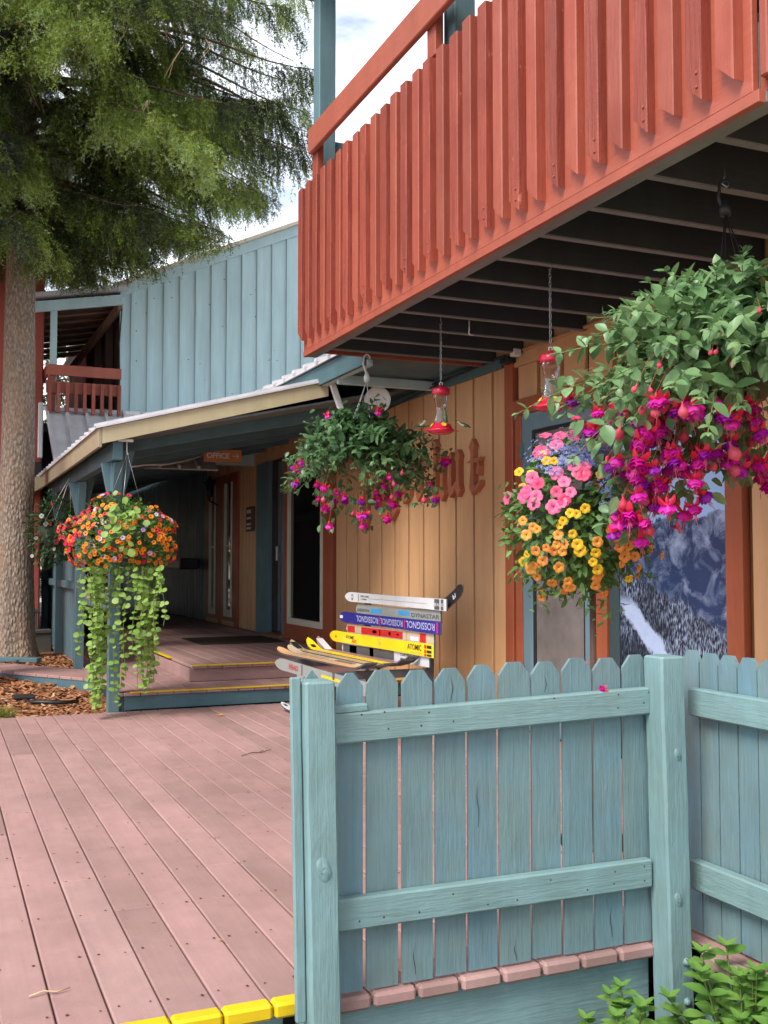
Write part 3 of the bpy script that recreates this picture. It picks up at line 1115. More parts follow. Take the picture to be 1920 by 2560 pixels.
# ================================================================== BALCONY
BX = 2.40
BYN, BYF = 2.56, 7.05
balc = thing('balcony', 'rust red slatted balcony with dark joists above the tan wall', 'balcony', (3.1, 4.7, 2.7))
MB().box(BX, BX + .028, BYN, BYF, 2.715, 3.855, .003).build('backing_panel', 'red_panel', balc, (BX, 4.7, 3.3))
MB().box(BX - .003, BX + .027, BYN - .03, BYF + .004, 2.672, 2.7145, .002).build('bottom_band', 'red_panel', balc, (BX, 4.7, 2.69))
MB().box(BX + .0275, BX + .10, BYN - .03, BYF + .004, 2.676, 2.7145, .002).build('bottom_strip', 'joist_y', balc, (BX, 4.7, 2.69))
pit = .1508
i = 0
y = BYN + .04
while y < BYF - .05:
    w = random.uniform(.078, .088)
    zb = 2.768 + random.uniform(-.010, .010)
    th = random.uniform(.040, .050)
    lean = random.uniform(-.004, .004)
    cut = random.uniform(.062, .082)          # the foot of each slat is sawn at a slant
    zt = 3.882 + random.uniform(-.008, .004)
    c_ = random.uniform(.003, .006)
    mb = MB()
    ring = [(BX - .001, y), (BX - th + c_, y), (BX - th, y + c_), (BX - th, y + w - c_), (BX - th + c_, y + w), (BX - .001, y + w)]
    nz = 6
    vs, fs = [], []
    for q in range(nz + 1):
        for (a, b) in ring:
            z0_ = zb + cut * (b - y) / w
            wob = random.uniform(-.0012, .0012) if i % 2 else 0
            vs.append((a + wob, b + lean * (z0_ - 3.3) * (1 if q else 1) + wob, z0_ + (zt - z0_) * q / nz))
    n_ = len(ring)
    for q in range(nz):
        for k in range(n_):
            fs.append((q * n_ + k, (q + 1) * n_ + k, (q + 1) * n_ + (k + 1) % n_, q * n_ + (k + 1) % n_))
    fs += [list(range(n_)), [nz * n_ + k for k in range(n_)][::-1]]
    mb.add(vs, fs)
    mb.build('slat', 'red_rough' if i % 2 else 'red_slat', balc, (BX, y, 3.3))
    if i % 2 and random.random() < .8:
        nb2 = MB()
        for zz in (zb + .05, zb + .10):
            nb2.lathe([(.006, 0), (.006, .003), (.003, .005)], (BX - th, y + w * .25, zz), 6, 0, (-1, 0, 0))
        nb2.build('nail_heads', 'red_slat', balc)['kind'] = 'stuff'
    i += 1
    y += pit
MB().box(BX - .005, BX + .06, BYN, BYF, 3.857, 3.89, .004).build('panel_cap', 'red_y', balc, (BX, 4.7, 3.9))
# end panels
for (ye, nm) in ((BYN - .03, 'n'), (BYF + .001, 'f')):
    MB().box(BX + .03, WX - .02, ye, ye + .028, 2.715, 3.885, .003).build('end_panel', 'red_panel', balc, (3.1, ye, 3.3))
    j = 0
    while BX + .02 + j * pit < WX - .12:
        xa = BX + .0 + j * pit
        if ye < 3:
            MB().box(xa, xa + .095, ye - .036, ye - .001, 2.75, 3.905, .005).build('slat', 'red_slat', balc, (xa, ye, 3.3))
        j += 1
# top rail and its posts
MB().box(BX - .06, BX - .022, BYN - .1, 6.80, 4.055, 4.235, .006).build('top_rail', 'red_y', balc, (BX, 4.7, 4.15))
for y in (6.72, 4.85, 3.0):
    MB().box(BX - .021, BX + .03, y, y + .10, 3.891, 4.20, .004).build('rail_post', 'red_slat', balc, (BX, y, 4))
for y in (6.90, 4.78, 2.7):
    MB().box(BX + .06, BX + .185, y, y + .13, 2.97, 5.454, .005).build('roof_post', 'slate_v', balc, (BX + .1, y, 4.2))
MB().box(BX + .19, WX - .02, 6.93, 6.97, 4.05, 4.24, .004).build('end_rail', 'slate_x', balc, (3.2, 6.88, 4.0))
# joists, rim and floor
for k in range(0, 12):
    y = 6.90 - .4 * k
    if y < BYN:
        break
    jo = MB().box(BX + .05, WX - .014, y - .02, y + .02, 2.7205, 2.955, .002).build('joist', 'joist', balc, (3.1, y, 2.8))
    MB().box(BX + .101, WX - .014, y - .0195, y + .0195, 2.713, 2.720, .0).build('bounce_strip', 'joist_y', jo, (3.1, y, 2.7))  # added pale strip: deck bounce light painted onto the joist's lower edge
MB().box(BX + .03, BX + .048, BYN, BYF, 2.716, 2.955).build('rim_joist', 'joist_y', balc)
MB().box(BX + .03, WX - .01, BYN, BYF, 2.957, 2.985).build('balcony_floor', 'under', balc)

# ================================================================== PORCH CANOPY
can = thing('porch_canopy', 'low porch canopy with beige metal edge on slate blue posts', 'porch roof', (1.4, 8.6, 0))
SL = .262
EX, EZ = 1.17, 2.125           # eave corner: x and underside height
RY = 8.30


def rz(x):
    return EZ + SL * (x - EX)


# rake fascia (sloping, faces the deck) and eave fascia
MB().prism([(EX, EZ), (3.05, rz(3.05)), (3.05, rz(3.05) + .125), (EX, EZ + .125)], (0, RY, 0), (1, 0, 0), (0, 0, 1), (0, 1, 0), .03).build('rake_fascia', 'beige', can, None)
MB().box(EX - .03, EX - .001, RY, 14.6, EZ - .03, EZ + .12, .003).build('eave_fascia', paint('beige_eave_metal', (.42, .34, .22), 'y', .15, .4, .1), can, None)
MB().prism([(EX - .05, EZ + .128 - .05 * SL), (3.0, rz(3.0) + .128), (3.0, rz(3.0) + .145), (EX - .05, EZ + .145 - .05 * SL)], (0, RY - .02, 0), (1, 0, 0), (0, 0, 1), (0, 1, 0), 5.1).build('roof_sheet', 'grey_metal', can)
for i in range(18):
    y = RY + i * .3
    MB().prism([(EX - .06, EZ + .13), (2.98, rz(2.98) + .146), (2.98, rz(2.98) + .168), (EX - .06, EZ + .152)], (0, y, 0), (1, 0, 0), (0, 0, 1), (0, 1, 0), .035).build('roof_rib', 'grey_metal', can)
MB().prism([(EX, EZ + .02), (WX - .04, min(rz(WX), 2.74)), (WX - .04, min(rz(WX), 2.74) + .02), (EX, EZ + .04)], (0, RY + .032, 0), (1, 0, 0), (0, 0, 1), (0, 1, 0), 17.2).build('porch_ceiling', plain('dark_ceiling_paint', (.13, .155, .165), .7, .2, 4), can)
MB().box(EX + .09, EX + .17, RY + .05, 25.4, EZ - .12, EZ + .03, .004).build('eave_beam', 'slate_y', can)
for i in range(9):
    y = RY + .55 + i * 1.0
    MB().beam((EX + .18, y, rz(EX + .2) - .02), (WX - .06, y, min(rz(WX), 2.72) - .045), .045, .11).build('rafter', 'slate_x', can)
for y in (8.62, 10.85, 12.75, 14.4, 17.2, 20.2, 23.2):
    b = .0
    px0, px1 = 1.28, 1.372
    zb = 0.0 if y < 9 else .12
    pst = MB().box(px0, px1, y - .045, y + .045, zb - .1, EZ - .01, .005).build('post', 'slate_v', can, (1.33, y, 1))
    # flared bracket: a tapering board on each side, narrow at the foot
    for s in (-1, 1):
        poly = [(s * .046, 1.62), (s * .16, EZ - .125), (s * .046, EZ - .125)]
        if s < 0:
            poly = poly[::-1]
        MB().prism(poly, (px0 + .012, y, 0), (0, 1, 0), (0, 0, 1), (1, 0, 0), .068).build('bracket', 'slate_v', pst)
    poly = [(0, 1.66), (.10, EZ - .02), (0, EZ - .02)]
    MB().prism(poly, (px1 + .001, y - .034, 0), (1, 0, 0), (0, 0, 1), (0, 1, 0), .068).build('bracket', 'slate_v', pst)
    poly = [(0, 1.66), (-.07, EZ - .125), (0, EZ - .125)][::-1]
    MB().prism(poly, (px0 - .001, y - .034, 0), (1, 0, 0), (0, 0, 1), (0, 1, 0), .068).build('bracket', 'slate_v', pst)
# porch railing between the rear posts
for (ya, yb) in ((10.90, 12.70), (12.80, 14.35)):
    MB().box(1.30, 1.35, ya, yb, .92, 1.0, .004).build('rail', 'slate_y', can)
    k = 0
    while ya + .05 + k * .17 < yb - .1:
        y = ya + .05 + k * .17
        MB().box(1.352, 1.37, y, y + .14, .16, 1.25, .003).build('rail_board', 'slate_v', can, (1.36, y, .7))
        k += 1
MB().box(1.30, 1.35, 8.67, 10.80, .80, .84, .004).build('rail', 'slate_y', can)
MB().box(1.45, 3.8, 25.2, 25.23, .95, 1.05, .004).build('rail', 'blue_x', can)
# gutter end beyond the tree trunk
MB().prism([(1.02, 2.02), (1.14, 2.10), (1.14, 2.22), (1.0, 2.22)], (0, 13.0, 0), (1, 0, 0), (0, 0, 1), (0, 1, 0), 1.4).build('gutter', 'beige', can)
# white string of lights / cable under the roof
MB().tube([(1.48, 9.2, 2.02), (1.75, 9.7, 2.10), (2.05, 10.2, 2.16), (2.35, 10.7, 2.25), (2.62, 11.2, 2.36), (2.75, 11.55, 2.42)], .008, 6).build('white_cable', 'white', can)

# ================================================================== BLUE ANNEX
ann = thing('blue_annex', 'pale blue board and batten gable wall rising above the porch canopy', 'building', (4, 13.5, 2.3))
AY = 13.5
poly = [(2.13, 2.5), (8.5, 2.5), (8.5, 4.78), (5.8, 6.46), (2.13, 4.765)]
MB().prism(poly, (0, AY, 0), (1, 0, 0), (0, 0, 1), (0, 1, 0), .12).build('gable_wall', 'blue_v', ann, (4, AY, 4))


def gz(x):
    return 4.765 + .462 * (x - 2.13) if x < 5.8 else 6.46 - .62 * (x - 5.8)


x = 2.262
while x < 5.7:
    MB().prism([(x - .018, 2.5), (x + .018, 2.5), (x + .018, gz(x) - .14), (x - .018, gz(x) - .14)], (0, AY - .022, 0), (1, 0, 0), (0, 0, 1), (0, 1, 0), .021).build('batten', 'blue_v', ann, (x, AY, 3.8))
    x += .2095
MB().prism([(2.10, gz(2.10) - .14), (5.8, gz(5.79) - .14), (5.8, gz(5.79)), (2.10, gz(2.10))], (0, AY - .03, 0), (1, 0, 0), (0, 0, 1), (0, 1, 0), .029).build('rake_board', 'blue_x', ann, (4, AY, 5))
MB().box(2.10, 2.145, AY - .035, AY - .001, 3.0, 4.62, .003).build('corner_board', 'blue_v', ann, (2.12, AY, 4))
MB().prism([(2.02, gz(2.02) + .002), (5.8, gz(5.79) + .002), (5.8, gz(5.79) + .05), (2.02, gz(2.02) + .05)], (0, AY - .10, 0), (1, 0, 0), (0, 0, 1), (0, 1, 0), 6.5).build('roof', 'cream', ann)
MB().prism([(5.8, 6.462), (8.8, 4.6), (8.8, 4.65), (5.8, 6.512)], (0, AY - .10, 0), (1, 0, 0), (0, 0, 1), (0, 1, 0), 6.5).build('roof', 'cream', ann)
# knots and nail holes
kn = MB()
for i in range(26):
    x_, z_ = random.uniform(2.3, 4.4), random.uniform(3.1, 5.0)
    if z_ < gz(x_) - .2:
        kn.lathe([(random.uniform(.006, .012), 0), (.002, .002)], (x_, AY - .001, z_), 6, 0, (0, -1, 0))
kn.build('nail_holes', 'slate_v', ann)
# side wall and rear corridor walls
MB().box(2.15, 2.25, AY + .13, 19.5, 2.5, 4.7).build('side_wall', 'brownwood_v', ann)
MB().box(1.0, 8.5, AY + .13, 19.5, 2.84, 2.95).build('upper_floor', 'under', ann)
# lean-to metal roof at the foot of the wall
MB().prism([(12.28, 2.30), (13.45, 3.085), (13.45, 3.10), (12.28, 2.315)], (1.20, 0, 0), (0, 1, 0), (0, 0, 1), (1, 0, 0), 1.9).build('skirt_roof', 'grey_metal', ann)
for i in range(8):
    x = 1.20 + i * .235
    MB().prism([(12.27, 2.305), (13.45, 3.101), (13.45, 3.145), (12.27, 2.35)], (x, 0, 0), (0, 1, 0), (0, 0, 1), (1, 0, 0), .035).build('roof_rib', 'grey_metal', ann)
MB().box(1.18, 3.1, 13.44, 13.478, 3.085, 3.135, .003).build('flashing', 'white', ann)
# upper balcony railing
ub = MB().box(1.20, 2.11, 13.36, 13.40, 3.52, 3.655, .004).build('balcony_rail', 'red_x', ann, (1.6, 13.4, 3.6))
MB().box(1.20, 2.11, 13.37, 13.40, 3.30, 3.445, .004).build('balcony_rail', 'red_x', ann, (1.6, 13.4, 3.4))
for i in range(9):
    x = 1.22 + i * .105
    MB().box(x, x + .042, 13.325, 13.368, 3.05, 3.44, .003).build('baluster', 'red_slat', ann, (x, 13.34, 3.2))
MB().box(1.22, 1.31, 13.405, 13.45, 3.05, 3.52, .003).build('rail_post', 'red_slat', ann, (1.25, 13.42, 3.3))
MB().box(1.20, 1.235, 13.41, 16.0, 3.52, 3.655, .004).build('balcony_rail', 'red_y', ann)
MB().box(1.25, 1.33, 13.46, 13.53, 3.0, 4.36, .004).build('roof_post', 'blue_v', ann, (1.29, 13.5, 3.7))
MB().beam((1.05, 13.42, 4.36), (2.13, 13.42, 4.56), .05, .13).build('eave_beam', 'blue_x', ann)
for i in range(9):
    y = 13.46 + i * .30
    MB().beam((1.0, y + .15, 4.40 - .03 * i), (2.14, y + .15, 4.62 - .03 * i), .295, .025, .003).build('soffit_board', 'brownwood', ann, (1.6, y, 4.5))
MB().prism([(.95, 4.46), (2.2, 4.69), (2.2, 4.74), (.95, 4.50)], (0, 13.3, 0), (1, 0, 0), (0, 0, 1), (0, 1, 0), 3.2).build('balcony_roof', 'grey_metal', ann)
for (x, y) in ((1.96, 15.6), (1.98, 14.9), (2.03, 14.2)):
    MB().box(x, x + .10, y, y + .10, 2.95, 4.4, .004).build('timber_post', 'brownwood_v', ann, (x, y, 3.7))
MB().beam((2.10, 13.45, 4.48), (1.70, 15.6, 3.95), .06, .10).build('timber_brace', 'brownwood', ann)
MB().tube([(2.12, 13.44, 4.45), (2.09, 13.43, 4.0), (2.10, 13.43, 3.5), (2.09, 13.43, 3.1)], .008, 5).build('cable', 'dark_metal', ann)

# ================================================================== RED BUILDING
red = thing('red_stucco_building', 'red stucco building standing behind the spruce trunk', 'building', (-2, 14, 0))
MB().box(-9, 1.19, 13.62, 22, -.4, 6.2, .02).build('wall', 'stucco', red, (-3, 14, 3))
MB().prism([(-9.4, 6.2), (1.5, 6.2), (1.3, 6.45), (-9.2, 6.45)], (0, 13.3, 0), (1, 0, 0), (0, 0, 1), (0, 1, 0), 9).build('roof', 'grey_metal', red)
for (x, z) in ((-1.6, 1.0), (-4.2, 1.0), (-1.6, 3.7), (-4.2, 3.7)):
    w = MB()
    w.box(x - .5, x - .43, 13.585, 13.619, z, z + 1.2, .003)
    w.box(x + .43, x + .5, 13.585, 13.619, z, z + 1.2, .003)
    w.box(x - .429, x + .429, 13.585, 13.619, z + 1.13, z + 1.2, .003)
    w.box(x - .429, x + .429, 13.585, 13.619, z, z + .07, .003)
    wo = w.build('window', 'cream', red)
    MB().box(x - .428, x + .428, 13.60, 13.618, z + .071, z + 1.129).build('pane', 'glass_dark', wo)
MB().box(.96, 1.17, 13.45, 13.61, 2.28, 2.44, .005).build('beam_end', 'dark_metal', red, (1.05, 13.5, 2.3))
MB().box(1.13, 1.19, 13.55, 13.61, 2.5, 3.2, .01).build('downspout', 'white', red, (1.16, 13.58, 2.8))

# ================================================================== FENCES
fence = thing('picket_fence', 'weathered blue green picket fence panel facing the viewer beside the deck', 'fence', (1.5, 2.66, 0))


def dogear(x0, x1, y0, y1, z0, z1, cut=.028):
    poly = [(x0, z0), (x1, z0), (x1, z1 - cut * 1.3), (x1 - cut, z1), (x0 + cut, z1), (x0, z1 - cut * 1.3)]
    return MB().prism(poly, (0, y0, 0), (1, 0, 0), (0, 0, 1), (0, 1, 0), y1 - y0)


edges = [1.024, 1.112, 1.220, 1.326, 1.433, 1.538, 1.649, 1.759, 1.871, 1.983, 2.089]
for i, (a, b) in enumerate(zip(edges[:-1], edges[1:])):
    g = random.uniform(.0045, .0068)
    zt = .884 + .0015 * i + random.uniform(-.004, .004)
    yy = 2.722 + random.uniform(-.002, .003)
    mb = dogear(a + g, b - g, yy, yy + .011, .008 + random.uniform(0, .006), zt)
    mb.build('picket', 'fence_pick', fence, ((a + b) / 2, yy, .45))
dogear(2.095, 2.16, 2.722, 2.741, .008, .90).build('picket', 'fence_pick', fence, (2.12, 2.73, .45))
dogear(.925, .985, 2.724, 2.735, .008, .895).build('picket', 'fence_pick', fence, (.94, 2.73, .45))
rail = MB()
rail.beam((1.0055, 2.703, .735), (2.0615, 2.703, .760), .036, .083, .005)
rail.build('rail', 'fence_x', fence, (1.5, 2.703, .745))
MB().beam((1.004, 2.706, .786), (1.11, 2.706, .790), .028, .022, .004).build('rail_splinter', 'fence_x', fence, (1.06, 2.7, .79))
MB().beam((1.0075, 2.703, .233), (2.0625, 2.703, .228), .036, .086, .005).build('rail', 'fence_x', fence, (1.5, 2.703, .23))
# posts: slightly rounded, uneven sawn timber
def post(x0, x1, y0, y1, z0, z1, lean=0.0):
    m = MB()
    n = 12
    vs, fs = [], []
    for j in range(n + 1):
        z = z0 + (z1 - z0) * j / n
        e = [random.uniform(-.0014, .0014) for _ in range(8)]
        c = .007
        ring = [(x0 + c, y0), (x1 - c, y0), (x1, y0 + c), (x1, y1 - c), (x1 - c, y1), (x0 + c, y1), (x0, y1 - c), (x0, y0 + c)]
        vs += [(p[0] + e[k] + lean * (z - .4), p[1] + e[(k + 3) % 8], z) for k, p in enumerate(ring)]
    for j in range(n):
        for k in range(8):
            fs.append((j * 8 + k, j * 8 + (k + 1) % 8, (j + 1) * 8 + (k + 1) % 8, (j + 1) * 8 + k))
    cx, cy = (x0 + x1) / 2, (y0 + y1) / 2
    top = [(cx + (p[0] - cx) * .9, cy + (p[1] - cy) * .9, z1 + .006) for p in vs[-8:]]
    b = len(vs)
    vs += top
    for k in range(8):
        fs.append((b - 8 + k, b - 8 + (k + 1) % 8, b + (k + 1) % 8, b + k))
    fs.append([b + k for k in range(8)])
    m.add(vs, fs)
    return m


pl = post(.914, 1.001, 2.632, 2.718, -.45, .868, -.022).build('post', 'fence_v', fence, (.957, 2.67, .4))
pr = post(2.066, 2.156, 2.622, 2.712, -.45, .895, -.02).build('post', 'fence_v', fence, (2.11, 2.66, .4))
ptm = MB().box(.884, .9115, 2.66, 2.678, -.02, .885, .003)
ptm.v = [(a - .022 * (c - .4), b, c) for a, b, c in ptm.v]
ptm.build('post_trim', 'fence_v', fence, (.9, 2.67, .4))
for p, (x, y, zs) in ((pl, (.975, 2.632, (-.045, -.16))), (pr, (2.135, 2.622, (-.03, -.15)))):
    for z in zs:
        m = MB()
        m.lathe([(.013, 0), (.013, .004), (.009, .005), (.009, .011), (.004, .0125)], (x, y, z), 8, 0, (0, -1, 0))
        m.build('bolt', 'fence_v', p)
# a healed knot standing out of each post
for p, (x, y, z, r) in ((pl, (.957, 2.6315, .38, .024)), (pr, (2.112, 2.6215, .60, .014)), (pr, (2.108, 2.6215, .16, .017))):
    m = MB()
    n = 16
    vs = []
    for (k, hgt) in ((1.0, .0), (.8, .003), (.55, .002), (.35, .005), (.12, .003)):
        for i in range(n):
            a = 2 * math.pi * i / n
            q = r * k * (1 + .22 * math.sin(2 * a + k * 4) + random.uniform(-.08, .08))
            vs.append((x + q * math.cos(a), y - hgt, z + 1.15 * q * math.sin(a)))
    m.add(vs, [(j * n + i, j * n + (i + 1) % n, (j + 1) * n + (i + 1) % n, (j + 1) * n + i) for j in range(4) for i in range(n)] + [list(range(4 * n, 5 * n))], 0, True)
    m.build('knot', 'fence_v', p)

for i, (a, b) in enumerate(zip(edges[:-1], edges[1:])):
    nl_ = MB()
    for (zr) in (.748 + .024 * ((a - 1.0) / 1.06), .230):
        for dz in (-.02, .02):
            if random.random() < .5:
                continue
            nl_.lathe([(.0028, 0), (.0028, .0006), (0, .0007)], ((a + b) / 2 + random.uniform(-.02, .02), 2.6851, zr + dz + random.uniform(-.006, .006)), 7, 0, (0, -1, 0))
    if nl_.v:
        nl_.build('nail_heads', 'rust', fence)['kind'] = 'stuff'
for (x, z0, z1) in ((1.383, .79, .875), (1.70, .80, .862), (1.468, .42, .56), (1.262, .03, .12), (1.93, .04, .15), (1.59, .02, .08)):
    m = MB()
    n = 8
    vs = []
    for k in range(n + 1):
        t_ = k / n
        xx = x + .003 * math.sin(t_ * 7 + z0 * 30) + random.uniform(-.0008, .0008)
        w_ = .0011 * math.sin(math.pi * min(1, t_ + .15)) + .0002
        vs += [(xx - w_, 2.7195, z0 + (z1 - z0) * t_), (xx + w_, 2.7195, z0 + (z1 - z0) * t_)]
    m.add(vs, [(2 * k, 2 * k + 1, 2 * k + 3, 2 * k + 2) for k in range(n)])
    m.build('crack', 'under', fence)

fence2 = thing('picket_fence', 'short blue green picket fence running from the corner post out of frame', 'fence', (2.2, 1.6, 0))
y = 2.775
i = 0
while y > -1.2:
    w = .080 + random.uniform(-.003, .003)
    zt = .905 + random.uniform(-.005, .005)
    poly = [(y - w, .012), (y, .012), (y, zt - .035), (y - .022, zt), (y - w + .022, zt), (y - w, zt - .035)]
    xx = 2.262 + random.uniform(-.002, .002)
    MB().prism(poly, (xx, 0, 0), (0, 1, 0), (0, 0, 1), (1, 0, 0), .018).build('picket', 'fence_pick', fence2, (xx, y - w / 2, .45))
    y -= w + .005
    i += 1
MB().beam((2.235, 2.70, .748), (2.235, -1.2, .752), .038, .088, .005).build('rail', 'fence_y', fence2, (2.235, 1, .75))
MB().beam((2.235, 2.70, .205), (2.235, -1.2, .215), .038, .092, .005).build('rail', 'fence_y', fence2, (2.235, 1, .21))
post(2.17, 2.26, 1.30, 1.39, -.45, .895).build('post', 'fence_v', fence2, (2.2, 1.35, .4))
MB().box(2.222, 2.252, -1.2, 2.60, -.12, -.039, .003).build('skirt_board', 'fence_y', fence2, (2.2, 1, -.1))

# ================================================================== SKI BENCH
for nm, c in dict(sk_silver=(.62, .62, .64), sk_grey=(.30, .31, .29), sk_blue=(.025, .028, .23), sk_lblue=(.05, .35, .72), sk_red=(.58, .02, .02),
                  sk_cream=(.58, .47, .35), sk_yellow=(.86, .62, .012), sk_black=(.022, .022, .025), sk_white=(.75, .75, .75), sk_orange=(.80, .42, .19),
                  sk_brown=(.50, .34, .20), sk_plum=(.34, .19, .20), sk_char=(.09, .09, .09), sk_magenta=(.55, .02, .16), sk_lilac=(.42, .42, .66)).items():
    M[nm] = plain(nm.replace('sk_', 'ski_topsheet_'), c, .3, .08, 6, .5)

bench = thing('ski_bench', 'bench made of old colourful skis standing on the deck by the tan wall', 'bench', (2.85, 7.3, 0))


def ski(mat, o, eu, ev, en, L, w, tip=.16, curl=.0, tail=0.0, waist=.9, tailshape='square', edge='sk_char', name='ski', th=.012):
    """ski from u=0 (tip) to u=L, centre line through o; returns the object and a point function"""
    o, eu, ev, en = map(Vector, (o, eu, ev, en))
    n = 26
    us = [L * (i / n) ** 1.25 for i in range(n + 1)]

    def hw(u):
        k = u / L
        a = 1.0
        if u < tip:
            a = max(.02, (1 - (1 - u / tip) ** 2.2) ** .62)
        b = waist + (1 - waist) * abs(2 * k - 1) ** 1.6
        c = 1.0
        if tailshape == 'round' and L - u < .08:
            c = max(.05, (1 - (1 - (L - u) / .08) ** 2) ** .5)
        return w / 2 * a * b * c

    def off(u):
        z = 0
        if u < .26 and curl:
            z += curl * (1 - u / .26) ** 2
        if tail and L - u < .24:
            z += tail * (1 - (L - u) / .24) ** 2
        return z
    P = lambda u, v, h=0.0: o + eu * u + ev * v + en * (off(u) + h)
    m = MB()
    vs, fs, mi = [], [], []
    for u in us:
        h = hw(u)
        vs += [P(u, -h, 0), P(u, h, 0), P(u, h, th), P(u, -h, th)]
    for i in range(n):
        a, b = i * 4, i * 4 + 4
        fs += [(a + 3, b + 3, b + 2, a + 2), (a, a + 1, b + 1, b), (a + 1, a + 2, b + 2, b + 1), (a, b, b + 3, a + 3)]
        mi += [0, 1, 1, 1]
    fs += [(0, 3, 2, 1), (n * 4, n * 4 + 1, n * 4 + 2, n * 4 + 3)]
    mi += [1, 1]
    m.add(vs, fs)
    m.mi = mi
    ob = m.build(name, [mat, edge], bench)
    return ob, P


def pr_(P, ob, rects, mats, name='print', th=.0135):
    m = MB()
    for (u0, u1, v0, v1, k) in rects:
        nseg = max(1, int((u1 - u0) / .12))
        for i in range(nseg):
            a, b = u0 + (u1 - u0) * i / nseg, u0 + (u1 - u0) * (i + 1) / nseg
            m.add([P(a, v0, th), P(b, v0, th), P(b, v1, th), P(a, v1, th)], [(0, 1, 2, 3)], k)
    return m.build(name, mats, ob)


def txt(P, ob, s, size, u, v, mat, fit=None, flip=False, name='lettering', th=.0145):
    """lettering along the ski; flip turns it upside down"""
    o = P(u, v, th)
    eu = (P(u + .1, v, th) - o).normalized()
    ev = (P(u, v + .01, th) - o).normalized()
    if flip:
        eu, ev = -eu, -ev
    return text_on(s, size, o, eu, ev, mat, ob, name, fit)


EU, EV, EN = (0, -1, 0), (0, 0, 1), (-1, 0, 0)
BXK = 3.2


def back(y0, z0, y1, z1):
    a, b = Vector((BXK, y0, z0)), Vector((BXK, y1, z1))
    e = (b - a).normalized()
    return a, e, Vector((-1, 0, 0)).cross(e).normalized() * 1.0, (b - a).length


def bski(mat, y0, z0, y1, z1, w, lift=0.0, **kw):
    a, e, _, L = back(y0, z0, y1, z1)
    ev = Vector((0, 0, 1)) - e * e.z
    ev.normalize()
    return (*ski(mat, a + Vector((-lift, 0, 0)), e, ev, (-1, 0, 0), L, w, **kw), L)


# backrest skis, top to bottom
ob, P, L = bski('sk_silver', 8.211, .911, 6.307, .907, .082, .02)
pr_(P, ob, [(.30, .32, -.03, .03, 0), (.52, 1.60, -.003, .0, 0), (.80, .803, -.025, .028, 0), (1.72, 1.80, -.036, .036, 1), (1.82, 1.86, -.036, .036, 1)], ['sk_grey', 'sk_char'])
m = MB()
m.lathe([(.026, 0), (.026, .001)], P(.17, 0, .0125), 14, 0, (-1, 0, 0))
m.build('roundel', 'sk_char', ob)
pr_(P, ob, [(.145, .195, -.006, .006, 0), (.164, .176, -.02, .02, 0)], ['sk_white'], 'cross', .0145)
txt(P, ob, 'SPEC.2000', .02, .36, .006, 'sk_char', .17)
txt(P, ob, 'X-TREME', .016, .36, -.016, 'sk_char', .13)
txt(P, ob, 'HEXCEL', .03, 1.70, -.012, 'sk_silver', .17, name='lettering', )
# dark ski tip standing out beyond the silver ski
a = Vector((BXK + .015, 6.42, .90))
e = Vector((0, -.80, .34)).normalized()
ev = Vector((0, .34, .80)).normalized()
ob, P = ski('sk_black', a + e * .36, -e, ev, (-1, 0, 0), .36, .085, tip=.13, curl=.03)
txt(P, ob, 'FRC', .045, .20, .012, 'sk_silver', .13, True)
ob, P, L = bski('sk_grey', 8.01, .812, 6.435, .826, .088, .0, tip=.05)
txt(P, ob, 'DYNASTAR', .042, 1.10, -.022, 'sk_char', .46)
txt(P, ob, 'DESIGN', .030, .04, -.014, 'sk_char', .25)
pr_(P, ob, [(.32, .54, -.018, .014, 0), (.86, 1.06, -.016, .016, 0)], ['sk_lblue'])
ob, P, L = bski('sk_blue', 8.343, .737, 6.399, .746, .092, .02)
txt(P, ob, 'ROSSIGNOL', .068, .86, .024, 'sk_lilac', .46, True)
txt(P, ob, 'ROSSIGNOL', .066, 1.32, .024, 'sk_lilac', .42, True)
txt(P, ob, 'ROSSIGNOL', .070, 1.86, .026, 'sk_lilac', .48, True)
pr_(P, ob, [(.875, .89, -.038, .038, 0), (.90, .907, -.03, .03, 0), (1.345, 1.362, -.03, .03, 0), (1.885, 1.91, -.038, .038, 0), (.02, .09, -.012, .012, 1)], ['sk_magenta', 'sk_white'])
ob, P, L = bski('sk_cream', 8.229, .641, 6.54, .662, .080, .0, tip=.04)
pr_(P, ob, [(.03, .20, -.026, .026, 0), (.34, 1.16, -.028, .026, 0), (1.46, 1.56, -.032, .03, 0), (.24, .26, -.03, .03, 1), (.29, .30, -.03, .03, 1), (1.22, 1.235, -.03, .03, 1), (1.30, 1.44, -.03, .0, 2),
           (.58, .66, -.012, .012, 2), (.72, .74, -.02, .02, 2), (.90, .94, -.012, .012, 2), (1.05, 1.09, -.006, .006, 2)], ['sk_red', 'sk_brown', 'sk_white'])
ob, P, L = bski('sk_yellow', 8.578, .563, 6.502, .582, .096, .02)
txt(P, ob, 'ATOMIC', .036, .40, -.004, 'sk_black', .19)
txt(P, ob, 'ARC', .040, .53, -.034, 'sk_red', .12)
txt(P, ob, 'ATOMIC', .056, 1.64, -.010, 'sk_black', .24)
txt(P, ob, 'BETA CARVE 9.18', .016, 1.70, -.034, 'sk_orange', .18)
txt(P, ob, 'le', .05, 1.10, -.016, 'sk_orange', .05)
pr_(P, ob, [(1.925, 1.955, .010, .036, 1), (1.925, 1.955, -.022, .002, 1), (1.925, 1.955, -.044, -.026, 1), (1.965, 2.04, .012, .034, 0), (1.965, 2.04, -.02, .0, 0), (1.965, 2.04, -.042, -.027, 0)], ['sk_black', 'sk_red'])
m = MB()
